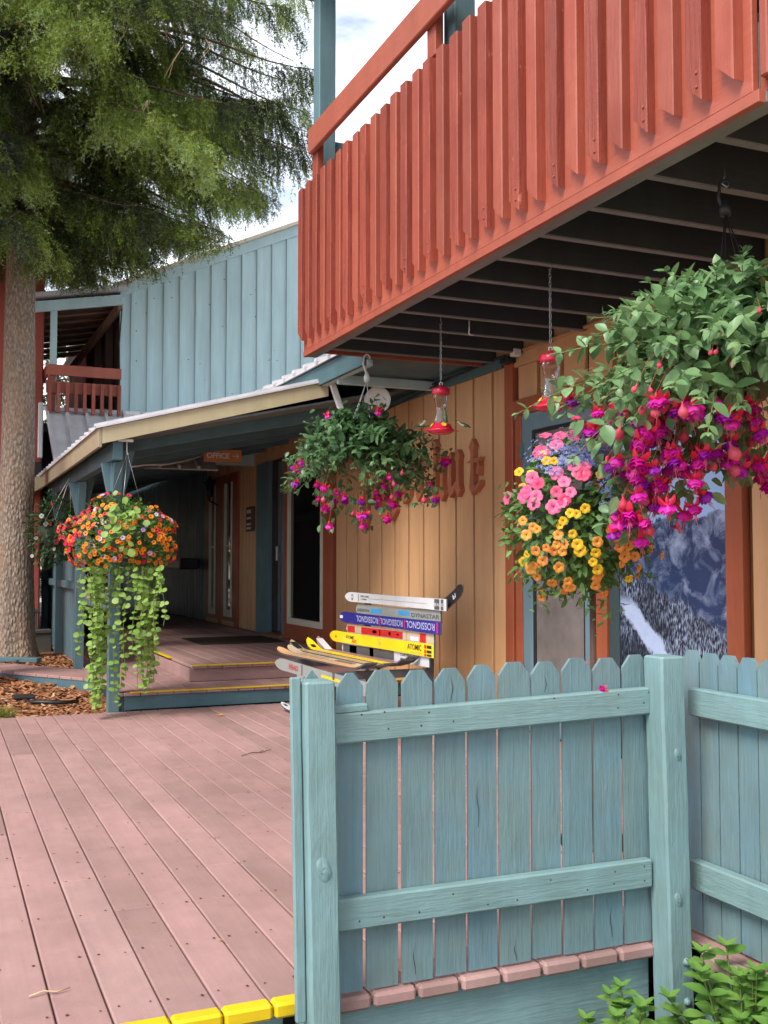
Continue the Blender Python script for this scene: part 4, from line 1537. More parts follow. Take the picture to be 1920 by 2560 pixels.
for ang in (90, 210, 330):
    c0 = P(.16, 0, .0135)
    r_ = R(ang)
    pt = [P(.16 + .032 * math.cos(r_), .028 * math.sin(r_), .0135), P(.16 + .007 * math.cos(r_ + 1.57), .007 * math.sin(r_ + 1.57), .0135), P(.16 + .007 * math.cos(r_ - 1.57), .007 * math.sin(r_ - 1.57), .0135)]
    m.add(pt, [(0, 1, 2)])
m.build('emblem', 'sk_black', ob)
ob, P, L = bski('sk_silver', 8.328, .472, 6.618, .506, .094, .0, tip=.03)
pr_(P, ob, [(.03, 1.10, -.036, .034, 0), (.62, .70, -.036, .036, 1), (.18, .34, -.03, .03, 2)], ['sk_char', 'sk_yellow', 'sk_grey'])
txt(P, ob, 'CARVING X', .030, 1.22, .006, 'sk_char', .26)
txt(P, ob, 'POWER LITE', .026, 1.22, -.026, 'sk_char', .24)
# back uprights
for (y, x0) in ((7.95, 3.245), (6.75, 3.245)):
    MB().beam((x0, y, .0), (x0 + .03, y, .93), .05, .03, .003, 0, (0, 1, 0)).build('back_upright', 'sk_char', bench)
# seat skis, front to back
SZ = .41


def sski(mat, xa, ya, xb, yb, w, z=SZ, **kw):
    a, b = Vector((xa, ya, z)), Vector((xb, yb, z))
    e = (b - a).normalized()
    ev = Vector((0, 0, 1)).cross(e).normalized()
    return (*ski(mat, a, e, ev, (0, 0, 1), (b - a).length, w, **kw), (b - a).length)


# front apron ski stands on edge and faces the deck
a = Vector((2.50, 7.93, .405))
ob, P = ski('sk_grey', a, (.03, -1, -.012), (0, -.012, 1), (-1, 0, 0), 1.75, .095, curl=.02)
txt(P, ob, 'HEAD', .055, .28, -.018, 'sk_red', .20)
pr_(P, ob, [(.55, .57, -.04, .04, 0), (.95, 1.3, -.01, .01, 1)], ['sk_char', 'sk_yellow'])
ob, P, L = sski('sk_orange', 2.60, 8.25, 2.72, 6.55, .095, .455, curl=.04, tail=.05)
pr_(P, ob, [(.25, 1.2, -.006, .006, 0), (1.62, 1.68, -.03, .03, 1)], ['sk_cream', 'sk_red'])
ob, P, L = sski('sk_cream', 2.72, 8.35, 2.82, 6.60, .09, .45, curl=.05, tail=.03)
pr_(P, ob, [(.3, .8, -.02, .02, 0), (1.0, 1.3, -.03, .02, 1)], ['sk_brown', 'sk_char'])
ob, P, L = sski('sk_brown', 2.83, 8.62, 2.92, 6.70, .09, .452, curl=.07, tail=.03)
pr_(P, ob, [(.04, .20, -.030, .030, 0), (.08, .10, -.026, .026, 1), (.13, .15, -.026, .026, 1)], ['sk_black', 'sk_yellow'])
ob, P, L = sski('sk_yellow', 2.94, 8.50, 3.02, 6.62, .095, .455, curl=.09, tail=.06)
pr_(P, ob, [(.10, .16, -.02, .02, 0), (1.70, 1.84, -.034, .034, 0), (.7, 1.3, -.004, .004, 1)], ['sk_black', 'sk_brown'])
ob, P, L = sski('sk_plum', 3.05, 8.55, 3.13, 6.75, .095, .45, curl=.10, tail=.07)
pr_(P, ob, [(.03, .24, -.032, .032, 0), (.10, .16, -.006, .02, 1), (1.62, 1.78, -.034, .034, 2)], ['sk_silver', 'sk_red', 'sk_black'])
# legs and frame
for (x, y) in ((2.62, 7.75), (2.62, 6.75), (3.14, 7.75), (3.14, 6.75)):
    MB().beam((x, y, .0), (x, y, .44), .05, .03, .004, 0, (0, 1, 0)).build('leg', 'white', bench)
for y in (7.75, 6.75):
    MB().box(2.52, 3.24, y - .02, y + .02, .385, .44, .004).build('seat_bearer', 'sk_char', bench)
ob, P = ski('sk_white', Vector((2.60, 8.16, .013)), (.15, -1, 0), (1, .15, 0), (0, 0, 1), .9, .08, curl=.04)
pr_(P, ob, [(.04, .1, -.012, .012, 0)], ['sk_char'])

# ================================================================== WALL LETTERING
lett = thing('wall_lettering', 'raised rust coloured blackletter word on the tan siding behind the fuchsia', 'sign', (WX, 8.3, 1.75))
LD = [0]


def stroke_set(name, yc, polys):
    m = MB()
    for i, p in enumerate(polys):
        d_ = .044 + .0015 * i
        a = sum(p[k][0] * p[(k + 1) % len(p)][1] - p[(k + 1) % len(p)][0] * p[k][1] for k in range(len(p)))
        q = p if a > 0 else p[::-1]
        # u runs to -y so that it reads from the deck side
        m.prism(q, (WX - .001, yc, 1.75), (0, -1, 0), (0, 0, 1), (-1, 0, 0), d_)
    return m.build(name, 'letter', lett)


def vst(u, w, b, t_):
    return [(u - .018, b + .035), (u + w * .45, b - .025), (u + w + .022, b + .03), (u + w, b + .075), (u + w * .9, (b + t_) / 2), (u + w, t_ - .07), (u + w + .016, t_ - .035), (u + w * .5, t_ + .022), (u - .028, t_ - .04), (u, t_ - .08), (u + w * .1, (b + t_) / 2)]


W_ = .054
stroke_set('letter', 7.27, [vst(.02, W_, 0, .40), [(-.045, .235), (.02, .255), (.19, .265), (.17, .235), (.14, .225)], [(.085, .03), (.10, -.005), (.185, .05), (.185, .085), (.13, .06)], [(.12, .15), (.16, .12), (.175, .20), (.15, .235)]])
stroke_set('letter', 7.63, [vst(.0, W_, .0, .33), vst(.135, W_, 0, .34), [(.03, .04), (.07, -.005), (.145, .07), (.135, .11)]])
stroke_set('letter', 7.92, [vst(.0, W_, 0, .47), vst(.135, W_, -.02, .30), [(.05, .22), (.10, .27), (.15, .31), (.20, .27), (.13, .235)]])
stroke_set('letter', 8.25, [vst(.0, W_, 0, .33), [(.06, .27), (.11, .335), (.17, .35), (.19, .29), (.15, .25), (.11, .29)]])
stroke_set('letter', 8.56, [vst(.0, W_, 0, .33), [(.06, .27), (.11, .34), (.17, .30), (.15, .20), (.07, .15), (.06, .18), (.11, .22)], [(.03, .04), (.07, -.02), (.16, .04), (.18, .10), (.09, .05)]])
stroke_set('letter', 8.90, [vst(.0, W_, 0, .33), vst(.135, W_, -.10, .33), [(.05, .30), (.09, .35), (.15, .32), (.14, .27)], [(.03, -.12), (.10, -.17), (.20, -.09), (.19, -.03), (.12, -.09), (.05, -.07)]])
stroke_set('letter', 9.23, [vst(.0, W_, 0, .20), vst(.135, W_, 0, .33), [(.0, .27), (.07, .34), (.15, .32), (.14, .27), (.06, .29)], [(.03, .18), (.10, .22), (.15, .19), (.14, .15)]])
stroke_set('letter', 9.58, [vst(.10, .08, -.12, .46), [(.0, .38), (.05, .47), (.13, .44), (.24, .47), (.21, .40), (.12, .37), (.05, .42)], [(-.02, -.13), (.03, -.22), (.12, -.24), (.19, -.16), (.19, -.06), (.13, -.17), (.06, -.18)]])

# ================================================================== SMALL THINGS ON THE BUILDINGS
sg = thing('office_sign', 'orange board reading OFFICE with an arrow under the porch roof', 'sign', (2.985, 11.62, 2.42))
MB().box(2.765, 3.205, 11.61, 11.635, 2.345, 2.49, .004).build('board', paint('sign_board', (.62, .26, .10), 'x', .12, .5, .2), sg, (2.98, 11.62, 2.42))
text_on('OFFICE', .086, (2.795, 11.607, 2.387), (1, 0, 0), (0, 0, 1), 'white', sg, 'lettering', .265)
ar = MB()
ar.box(3.095, 3.168, 11.605, 11.609, 2.414, 2.422)
ar.beam((3.168, 11.606, 2.418), (3.140, 11.606, 2.442), .003, .008, 0, 0, (0, 0, 1))
ar.beam((3.168, 11.606, 2.418), (3.140, 11.606, 2.394), .003, .008, 0, 0, (0, 0, 1))
ar.build('arrow', 'white', sg)
for x in (2.86, 3.11):
    MB().tube([(x, 11.622, 2.49), (x, 11.622, 2.70)], .004, 5).build('hanger', 'dark_metal', sg)

dish = thing('satellite_dish', 'small white satellite dish on a black pipe behind the fuchsia hanger', 'satellite dish', (3.50, 8.27, 2.6))
ax = Vector((-.62, -.78, .05)).normalized()
MB().lathe([(.0, .0), (.05, .004), (.09, .014), (.118, .030), (.121, .034), (.118, .036), (.088, .022), (.05, .012), (.0, .008)], Vector((3.50, 8.27, 2.60)), 24, 0, ax).build('reflector', 'white', dish)
MB().beam((3.50, 8.27, 2.60), (3.562, 8.31, 2.60), .03, .03).build('mount', 'dark_metal', dish)

lan = thing('wall_lantern', 'dark iron wall lantern beside the glazed porch doors', 'lantern', (3.8, 15.3, 2.2))
MB().lathe([(.0, .30), (.02, .29), (.03, .25), (.09, .21), (.10, .19), (.075, .18), (.045, .02), (.05, .0), (.02, -.02), (.01, -.08), (0, -.10)], (3.74, 15.32, 2.20), 6).build('body', 'dark_metal', lan)
MB().beam((3.74, 15.32, 2.12), (3.88, 15.32, 2.05), .02, .02).build('bracket', 'dark_metal', lan)
MB().lathe([(.060, .17), (.040, .03)], (3.74, 15.32, 2.20), 6).build('pane', plain('lantern_glass', (.30, .28, .24), .2), lan)

pq = thing('wall_plaque', 'small brown notice plaque on the tan boards beside the doorway', 'sign', (WX - .03, 13.58, 1.8))
MB().box(WX - .05, WX - .004, 13.42, 13.72, 1.62, 1.95, .006).build('board', 'brownwood_v', pq, (WX, 13.6, 1.8))
for (z, h) in ((1.86, .05), (1.78, .03), (1.70, .03), (1.645, .03)):
    MB().box(WX - .054, WX - .051, 13.47, 13.67, z, z + h).build('notice', 'cream', pq)

bx = thing('wall_box', 'pale box with a dark end mounted on the blue porch wall', 'box', (3.7, 17.2, 1.18))
MB().box(3.60, 3.89, 16.75, 17.9, 1.10, 1.26, .02).build('body', 'cream', bx, (3.7, 17.2, 1.18))
MB().box(3.59, 3.89, 16.60, 16.749, 1.09, 1.27, .02).build('end_cap', 'dark_metal', bx, (3.7, 16.7, 1.18))

dm = MB()
dm.box(2.70, 3.68, 11.40, 12.40, S2 + .002, S2 + .014, .004)
tag(dm.build('doormat', 'mat', None, (3.2, 11.9, S2)), 'dark brown doormat on the landing before the entrance', 'doormat')

hk = thing('wall_hook', 'black double iron hook on the tan frieze above the picture window', 'hook', (3.88, 4.85, 2.58))
MB().box(WX - .022, WX - .0125, 4.835, 4.855, 2.47, 2.64, .002).build('backplate', 'dark_metal', hk)
for z0 in (2.625, 2.53):
    pts = [(WX - .02 - .05 * math.sin(a) * 1.0, 4.845 + .06 * (1 - math.cos(a)) * .9, z0 - .03 * (1 - math.cos(2 * a)) * .5 + .012 * math.sin(a)) for a in [i * math.pi / 9 for i in range(10)]]
    MB().tube(pts, .005, 6).build('prong', 'dark_metal', hk)

jb = thing('outdoor_flood_light', 'small dark fixture with a white face under the balcony corner', 'light fixture', (3.84, 6.55, 2.72))
MB().box(3.80, 3.885, 6.58, 6.68, 2.66, 2.705, .006).build('housing', 'dark_metal', jb, (3.84, 6.6, 2.68))
MB().box(3.80, 3.868, 6.475, 6.53, 2.69, 2.745, .006).build('face', 'white', jb, (3.84, 6.5, 2.7))
MB().tube([(3.84, 6.54, 2.70), (3.84, 6.58, 2.69)], .012, 6).build('stem', 'dark_metal', jb)

bh = MB()
bh.tube([(3.05, 5.74, 2.715), (3.05, 5.74, 2.66), (3.05, 5.745, 2.635), (3.06, 5.75, 2.628), (3.085, 5.75, 2.628)], .004, 5)
tag(bh.build('ceiling_hook', 'white', None, (3.05, 5.74, 2.7)), 'small white hook screwed into a dark balcony joist', 'hook')

# weathered steps and edging left of the porch
ws = thing('wooden_steps', 'weathered grey wooden steps in shade between spruce trunk and porch', 'steps', (1.15, 13.2, .1))
MB().box(.98, 1.27, 12.95, 13.0, .10, .36, .004).build('riser_board', 'greywood', ws, (1.1, 13, .2))
MB().box(.98, 1.27, 12.93, 13.2, .361, .40, .004).build('tread', 'greywood', ws, (1.1, 13, .4))
MB().box(1.0, 1.12, 13.15, 13.2, .401, .60, .004).build('riser_board', 'greywood', ws, (1.1, 13.2, .5))
MB().box(.98, 1.15, 13.14, 13.40, .601, .64, .004).build('tread', 'greywood', ws, (1.1, 13.3, .6))

ep = MB().beam((.55, 11.95, .165), (1.02, 11.62, .165), .10, .05, .006)
tag(ep.build('edging_plank', 'slate_x', None, (.8, 11.8, .16)), 'short pale blue plank lying at the foot of the spruce trunk', 'plank')
hs = MB().tube([(.70, 9.25, .03), (.82, 9.15, .035), (.95, 9.10, .03), (1.05, 9.12, .028), (1.12, 9.2, .02)], .018, 6)
tag(hs.build('black_hose', 'dark_metal', None, (.9, 9.1, .03)), 'short piece of black hose lying on the bark mulch', 'hose')
hs = MB().box(.62, .80, 9.42, 9.62, .03, .055, .006)
tag(hs.build('black_edging', 'dark_metal', None, (.7, 9.5, .04)), 'flat scrap of black garden edging half buried in mulch', 'garden edging')
tag(MB().tube([(.45, 9.35, .03), (.60, 9.25, .04), (.78, 9.22, .03)], .004, 5).build('dry_twig', 'twig', None, (.6, 9.3, .03)), 'thin dry twig on the bark mulch bed', 'twig')

# leaf and twigs on the deck
for i, (x, y, l_, a, lab) in enumerate(((1.88, 5.35, .12, .35, 'bent dry twig on the deck boards nearest the fence post'), (1.86, 6.35, .13, .5, 'forked dry twig on the deck boards farther from the fence'), (.31, 3.06, .055, .1, 'short straw coloured twig lying across a deck gap near the yellow ends'))):
    dx, dy = math.cos(a) * l_, math.sin(a) * l_
    m = MB().tube([(x - dx, y - dy, .006), (x - dx * .3, y - dy * .2 + .008, .010), (x + dx * .3, y + dy * .2 - .006, .007), (x + dx, y + dy, .009)], [.0025, .0032, .003, .0018], 5)
    if i < 2:
        m.tube([(x + dx * .2, y + dy * .2, .008), (x + dx * .5, y + dy * .2 + .03, .012)], .0018, 5)
    tag(m.build('dry_twig', 'twig' if i < 2 else 'sk_brown', None, (x, y, 0)), lab, 'twig', 'twigs fallen on the deck')
lf = MB()
lf.add([(-.04, 0, .012), (0, -.022, .006), (.045, 0, .016), (.005, .025, .012), (0, 0, .004)], [(0, 1, 4), (1, 2, 4), (2, 3, 4), (3, 0, 4)])
lf.v = [(a + 2.05, b + 8.02, c) for a, b, c in lf.v]
tag(lf.build('dry_leaf', plain('dry_leaf', (.48, .20, .04), .7, .2, 30), None, (2.05, 8.02, 0)), 'curled orange dry leaf on the deck before the steps', 'leaf')

V, F, T = [], [], []
for i in range(90):
    x, y = random.uniform(-.4, 2.6), 2.9 + 5.5 * random.random()
    if random.random() < .4:
        x = XG + round((x - XG) / PITCH) * PITCH + random.uniform(-.004, .004)
    r = random.uniform(.003, .009)
    a = random.random() * 6.28
    b = len(V)
    for k, q in enumerate((1, .5, 1.1, .6)):
        V.append((x + r * q * math.cos(a + k * 1.57), y + r * q * 1.6 * math.sin(a + k * 1.57), .0045 + .002 * (k % 2)))
        T.append(random.uniform(.55, 1))
    F.append((b, b + 1, b + 2, b + 3))
o = bpy.data.objects.new('deck_litter', npmesh('deck_litter', np.array(V), np.array(F), 'chip', np.array(T)))
link(o)
tag(o, 'tiny dry flecks and petals scattered over the deck boards', 'litter', None, 'stuff')

# ================================================================== SPRUCE TREES
CAMR = Vector((math.cos(R(23.25)), -math.sin(R(23.25)), 0))     # horizontal axes used to lay plants out
CAMD = Vector((-math.sin(R(23.25)), -math.cos(R(23.25)), 0))    # towards the deck's near end


def trunk_mesh(base, r0, r1, h, flare=.55, lean=(0, 0), seg=28, bumps=.03):
    m = MB()
    n = 46
    vs, fs = [], []
    for j in range(n + 1):
        k = (j / n) ** 1.6
        z = h * k
        r = r0 + (r1 - r0) * k + r0 * flare * math.exp(-z / .16)
        for i in range(seg):
            a = 2 * math.pi * i / seg
            rr = r * (1 + bumps * math.sin(5 * a + z * .7) * math.exp(-z / .8) * 3 + bumps * .5 * math.sin(9 * a + z * 3.1) + random.uniform(-bumps, bumps) * .5)
            vs.append((base[0] + lean[0] * z + rr * math.cos(a), base[1] + lean[1] * z + rr * math.sin(a), base[2] + z - .08))
    for j in range(n):
        for i in range(seg):
            fs.append((j * seg + i, j * seg + (i + 1) % seg, (j + 1) * seg + (i + 1) % seg, (j + 1) * seg + i))
    m.add(vs, fs, 0, True)
    return m


def needle_mesh(segs, dens, nl, nw, name):
    """segs: rows of p0(3) p1(3) tint ; scatters needles along every twig segment"""
    S = np.array(segs, dtype=np.float64)
    print('twig metres', name, np.linalg.norm(S[:, 3:6] - S[:, 0:3], axis=1).sum() * dens)
    p0, p1, ti = S[:, 0:3], S[:, 3:6], S[:, 6]
    dv = p1 - p0
    ln = np.linalg.norm(dv, axis=1)
    cnt = np.maximum(1, (ln * dens).astype(int))
    idx = np.repeat(np.arange(len(S)), cnt)
    t_ = rng.random(len(idx))
    base = p0[idx] + dv[idx] * t_[:, None]
    dn = dv[idx] / np.maximum(ln[idx], 1e-6)[:, None]
    rv = rng.normal(size=(len(idx), 3))
    rv -= (rv * dn).sum(1)[:, None] * dn
    rv /= np.linalg.norm(rv, axis=1)[:, None] + 1e-9
    nd = dn * rng.uniform(.35, .9, (len(idx), 1)) + rv
    nd /= np.linalg.norm(nd, axis=1)[:, None]
    side = np.cross(nd, rng.normal(size=(len(idx), 3)))
    side /= np.linalg.norm(side, axis=1)[:, None] + 1e-9
    L = nl * rng.uniform(.7, 1.25, (len(idx), 1))
    a = base - side * nw * .5
    b = base + side * nw * .5
    c = base + nd * L
    V = np.stack([a, b, c], 1).reshape(-1, 3)
    F = np.arange(len(V)).reshape(-1, 3)
    T = np.repeat(np.clip(ti[idx] + rng.normal(0, .07, len(idx)), 0, 1), 3)
    return npmesh(name, V, F, 'needle', T)


ENV = [(-9, 4.2), (.0, 4.25), (.5, 4.25), (1.1, 4.4), (1.66, 4.5), (2.05, 4.75), (2.39, 5.0), (2.72, 5.22), (3.06, 5.5), (3.3, 5.75), (3.6, 7.4), (9, 9)]


def pruned(p, tb, jit=1):
    """crown outline: branches below the browse line or beyond its reach are gone"""
    d = Vector(p) - Vector(tb)
    depth = 11.6 - d.dot(CAMD)
    k = 11.6 / max(4, depth)
    r = d.dot(CAMR) * k
    z = 1.19 + (p[2] - 1.19) * k
    for (a, za), (b, zb) in zip(ENV[:-1], ENV[1:]):
        if a <= r < b:
            zm = za + (zb - za) * (r - a) / (b - a)
            break
    if z < zm + (random.uniform(-.10, .22) if jit else -.05):
        return True
    if jit and r > .7 and math.sin(r * 6.3 + z * 2.1) + math.sin(z * 5.7 - r * 2.9 + 1.0) > 1.15 - .12 * r and random.random() < .85:
        return True
    if jit and 2.15 < r < 3.05 and 6.45 < z < 7.35 and random.random() < .75:
        return True
    return False


def spruce(name, label, base, r0, height, limbs, dens, group='spruce trees by the porch', nl=.026, nw=.0055, trunk_h=None, fine=True, prune=False):
    root = thing(name, label, 'tree', base, group)
    trunk_mesh(base, r0, r0 * .35, trunk_h or height).build('trunk', 'bark', root, base)
    segs = []
    for (z0, az, L, rise, droop) in limbs:
        ltint = random.uniform(-.16, .22)
        d = Vector((math.cos(az), math.sin(az), 0))
        s = Vector((-d.y, d.x, 0))
        b0 = Vector((base[0], base[1], z0))
        pts = []
        n = 12
        wob = random.uniform(-.12, .12)
        for i in range(n + 1):
            t = i / n
            pts.append(b0 + d * (L * t) + s * (wob * L * math.sin(t * 3)) + Vector((0, 0, L * (rise * t - droop * t * t + .14 * max(0, t - .75) ** 2 * 8))))
        if prune:
            keep = len(pts)
            for i in range(3, len(pts)):
                if pruned(pts[i], base, 0):
                    keep = i
                    break
            pts = pts[:keep]
            n = len(pts) - 1
            L = L * n / 12
        rad = [max(.005, .034 * (1 - i / n) ** .8 * (L / 3) ** .5) for i in range(n + 1)]
        MB().tube(pts, rad, 6).build('branch', 'twig', root, tuple(b0))
        # side twigs hanging off both sides
        step = .058 if fine else .2
        q = .22 * L
        while q < L:
            t = q / L
            i = min(n - 1, int(t * n))
            p = pts[i].lerp(pts[i + 1], t * n - i)
            for sg_ in (-1, 1):
                if random.random() < .12:
                    continue
                l2 = (.22 + .30 * (1 - t) + random.uniform(-.08, .14)) * min(1, L / 2.4) * (1 if fine else 1.7)
                dr = (d * random.uniform(.35, .9) + s * sg_ * random.uniform(.5, 1.0) + Vector((0, 0, random.uniform(-.75, -.05)))).normalized()
                m_ = 5
                prev = p
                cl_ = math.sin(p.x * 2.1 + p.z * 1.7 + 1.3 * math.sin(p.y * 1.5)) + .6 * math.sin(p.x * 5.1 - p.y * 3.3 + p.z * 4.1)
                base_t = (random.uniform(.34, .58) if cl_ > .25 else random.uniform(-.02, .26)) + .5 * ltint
                for j in range(1, m_ + 1):
                    tt = j / m_
                    cur = p + dr * (l2 * tt) + Vector((0, 0, -.32 * l2 * tt * tt))
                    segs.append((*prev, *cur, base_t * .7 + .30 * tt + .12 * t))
                    if fine:
                        for q2 in range(2):
                            if random.random() < .25:
                                continue
                            lt = random.uniform(.10, .46) * (1.1 - .3 * t)
                            dt = (dr * random.uniform(.1, .55) + Vector((random.uniform(-.25, .25), random.uniform(-.25, .25), -1))).normalized()
                            ns_ = max(2, int(lt / .09))
                            a_ = cur
                            for q_ in range(ns_):
                                b_ = a_ + dt * (lt / ns_) + Vector((random.uniform(-.008, .008), random.uniform(-.008, .008), 0))
                                f_ = (q_ + 1) / ns_
                                segs.append((*a_, *b_, base_t - .05 + .30 * f_))
                                for r_ in (-1, 1):
                                    if random.random() < .7:
                                        c_ = b_ + (dt * .7 + s * r_ * random.uniform(.4, .9) + d * random.uniform(-.5, .5)).normalized() * random.uniform(.03, .075)
                                        segs.append((*b_, *c_, base_t + .12 + .30 * f_))
                                a_ = b_
                    # hanging branchlets
                    for rep in range(1):
                        if random.random() < .70:
                            l3 = random.uniform(.07, .20) * (1.15 - .4 * tt)
                            d3 = (dr * random.uniform(.2, .9) + Vector((random.uniform(-.6, .6), random.uniform(-.6, .6), random.uniform(-1.5, .0)))).normalized()
                            e = cur + d3 * l3
                            mid = cur.lerp(e, .6)
                            segs.append((*cur, *mid, base_t * .8 + .15 * tt))
                            segs.append((*mid, *e, base_t + .36 + .15 * t))
                    prev = cur
            q += step * random.uniform(.7, 1.3)
        segs.append((*pts[-2], *pts[-1], .6))
    if prune:
        segs = [q for q in segs if not pruned(q[3:6], base)]
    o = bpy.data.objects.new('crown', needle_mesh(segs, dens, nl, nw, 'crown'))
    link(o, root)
    return root


TB = (.81, 12.28, .14)
limbs = []
GA = 2.39996
azr = math.atan2(CAMR.y, CAMR.x)
for i in range(86):
    z0 = 4.75 + i * .058
    az = i * GA + random.uniform(-.25, .25)
    L = 3.15 - .22 * max(0, z0 - 7.2) + random.uniform(-.45, .35)
    if z0 < 5.6:
        L *= .72
    limbs.append((z0, az, L, random.uniform(.02, .22), random.uniform(.36, .52)))
# heavier limbs reaching to the right and to the front, as the photo shows
for (z0, da, L, ri, dr_) in ((5.0, .05, 2.2, .02, .36), (5.35, -.35, 2.5, .05, .38), (5.9, .1, 3.0, .1, .40), (6.35, -.15, 3.5, .15, .42), (6.75, .12, 3.6, .12, .40), (7.3, -.05, 3.4, .12, .36),
                             (6.2, -.75, 2.7, .12, .45), (6.8, -1.2, 2.6, .10, .50), (6.1, -1.75, 2.1, .1, .52), (7.0, -1.6, 2.6, .1, .5), (5.5, -2.3, 1.9, .05, .40), (6.4, -2.5, 2.4, .1, .5), (7.4, -.8, 3.0, .1, .45), (4.75, -1.0, 1.2, .0, .25), (4.8, .6, 1.5, 0, .3),
                             (7.7, -1.4, 2.8, .05, .55), (7.9, -2.2, 2.6, .05, .5), (7.9, -.3, 3.3, .05, .4),
                             (5.2, -1.5, 1.5, .0, .35), (5.6, -1.25, 1.7, .05, .45), (5.9, -1.9, 1.9, .05, .45), (6.5, -1.45, 2.2, .1, .5), (5.3, -.6, 1.9, .05, .35), (6.0, -.45, 2.6, .1, .42), (6.6, -.4, 3.1, .12, .42), (7.1, .25, 3.5, .1, .38), (6.3, .35, 3.2, .1, .4), (5.6, .3, 2.4, .05, .36),
                             (5.0, -2.6, 1.6, .0, .35), (5.8, -3.0, 2.0, .05, .4), (7.5, .1, 3.2, .05, .34), (7.2, -1.1, 2.7, .1, .5), (6.9, -2.0, 2.4, .1, .5)):
    limbs.append((z0, azr + da, L, ri, dr_))
TREE = spruce('spruce_tree', 'large spruce with shaggy drooping branches over the porch roof', TB, .205, 13.0, limbs, 150, nl=.023, nw=.0078, prune=True)
random.seed(44)
dt_ = MB()
for i in range(34):
    r_, z_, dd_ = random.uniform(-.2, 2.6), random.uniform(5.6, 7.3), random.uniform(1.3, 2.3)
    p0 = Vector(TB) + CAMR * r_ + CAMD * dd_
    p0.z = z_
    for k in range(random.randint(1, 3)):
        e1 = p0 + CAMR * random.uniform(-.12, .12) + Vector((0, 0, -random.uniform(.05, .16)))
        e2 = e1 + CAMR * random.uniform(-.12, .12) + Vector((0, 0, -random.uniform(.1, .22)))
        dt_.tube([p0, e1, e2], [.004, .0035, .002], 4, 0, False)
dt_.build('dead_twigs', plain('dead_twig', (.42, .28, .15), .8, .2, 30), TREE)['kind'] = 'stuff'
limbs = [(6.4 + i * .35, i * GA, 1.7 - .05 * i, .05, .3) for i in range(14)]
spruce('spruce_tree', 'spruce trunk at the picture edge with flaring root beside plank walk', (.13, 10.45, .02), .22, 12.0, limbs, 60, nl=.03, nw=.007)
# trees seen through the far balcony
for (x, y, h, lab) in ((2.75, 24, 9, 'distant green spruce seen through the small red balcony'), (4.0, 31, 12, 'taller distant spruce behind the small red balcony'), (-2.5, 30, 10, 'distant spruce behind the red stucco building')):
    lim = [(.8 + i * h / 44, i * GA, (1 - i / 44) * 2.3 + .15, .05, .22) for i in range(40)]
    spruce('spruce_tree', lab, (x, y, .1), .16, h, lim, 110, 'distant spruces behind the buildings', .09, .03, fine=False)


# ================================================================== PLANTS
def leaf_geo(wid=.55, fold=.10, curl=.18, round_=False):
    st = [(0, .10), (.18, .72), (.42, 1.0), (.68, .78), (.88, .36), (1.0, .0)] if not round_ else [(0, .35), (.12, .85), (.4, 1.05), (.7, .95), (.9, .55), (1.0, .05)]
    v, f = [], []
    for (t, w) in st:
        z = -curl * t * t
        h = w * wid / 2
        v += [(-h, t, z + fold * w * .5), (0, t, z), (h, t, z + fold * w * .5)]
    for i in range(len(st) - 1):
        a = i * 3
        f += [(a, a + 1, a + 4, a + 3), (a + 1, a + 2, a + 5, a + 4)]
    return np.array(v), np.array(f)


def basis(yd, zn, p, s, sx_=1.0):
    y = Vector(yd).normalized()
    z = Vector(zn)
    z = z - y * z.dot(y)
    z = z.normalized() if z.length > 1e-5 else y.orthogonal().normalized()
    x = y.cross(z)
    m = Matrix(((x.x * s * sx_, y.x * s, z.x * s, p[0]), (x.y * s * sx_, y.y * s, z.y * s, p[1]), (x.z * s * sx_, y.z * s, z.z * s, p[2]), (0, 0, 0, 1)))
    return m


CAMP = Vector((0, 0, 1.19))


def leaves(parent, geo, mats4, mat, centre, nobj=290, name='leaf'):
    """the best seen leaves as parts, the rest as one part"""
    v, f = geo
    me = bpy.data.meshes.new(name)
    me.from_pydata([tuple(p) for p in v], [], [tuple(q) for q in f])
    me.materials.append(M[mat])
    me.polygons.foreach_set('use_smooth', [True] * len(f))
    me.update()
    c = Vector(centre)
    tc_ = (CAMP - c).normalized()

    def score(m):
        d = m.to_translation() - c
        return d.dot(tc_) + .35 * d.z + .5 * (d - tc_ * d.dot(tc_)).length * .3 + random.uniform(-.05, .05)
    order = sorted(mats4, key=score, reverse=True)
    for m in order[:nobj]:
        place(name, me, parent, m)
    rest = order[nobj:]
    if rest:
        A = np.array([[list(r) for r in m] for m in rest])
        V = np.einsum('nij,vj->nvi', A[:, :3, :3], v) + A[:, None, :3, 3]
        n, k = V.shape[:2]
        F = (f[None] + (np.arange(n) * k)[:, None, None]).reshape(-1, f.shape[1])
        T = np.repeat(rng.random(n), k)
        o = bpy.data.objects.new('foliage', npmesh('foliage', V.reshape(-1, 3), F, mat, T))
        o.data.polygons.foreach_set('use_smooth', [True] * len(F))
        link(o, parent)
        o['kind'] = 'stuff'


def stems(parent, paths, r, mat, name='stems'):
    m = MB()
    for p in paths:
        m.tube(p, r, 4, 0, False)
    o = m.build(name, mat, parent)
    o['kind'] = 'stuff'
    return o


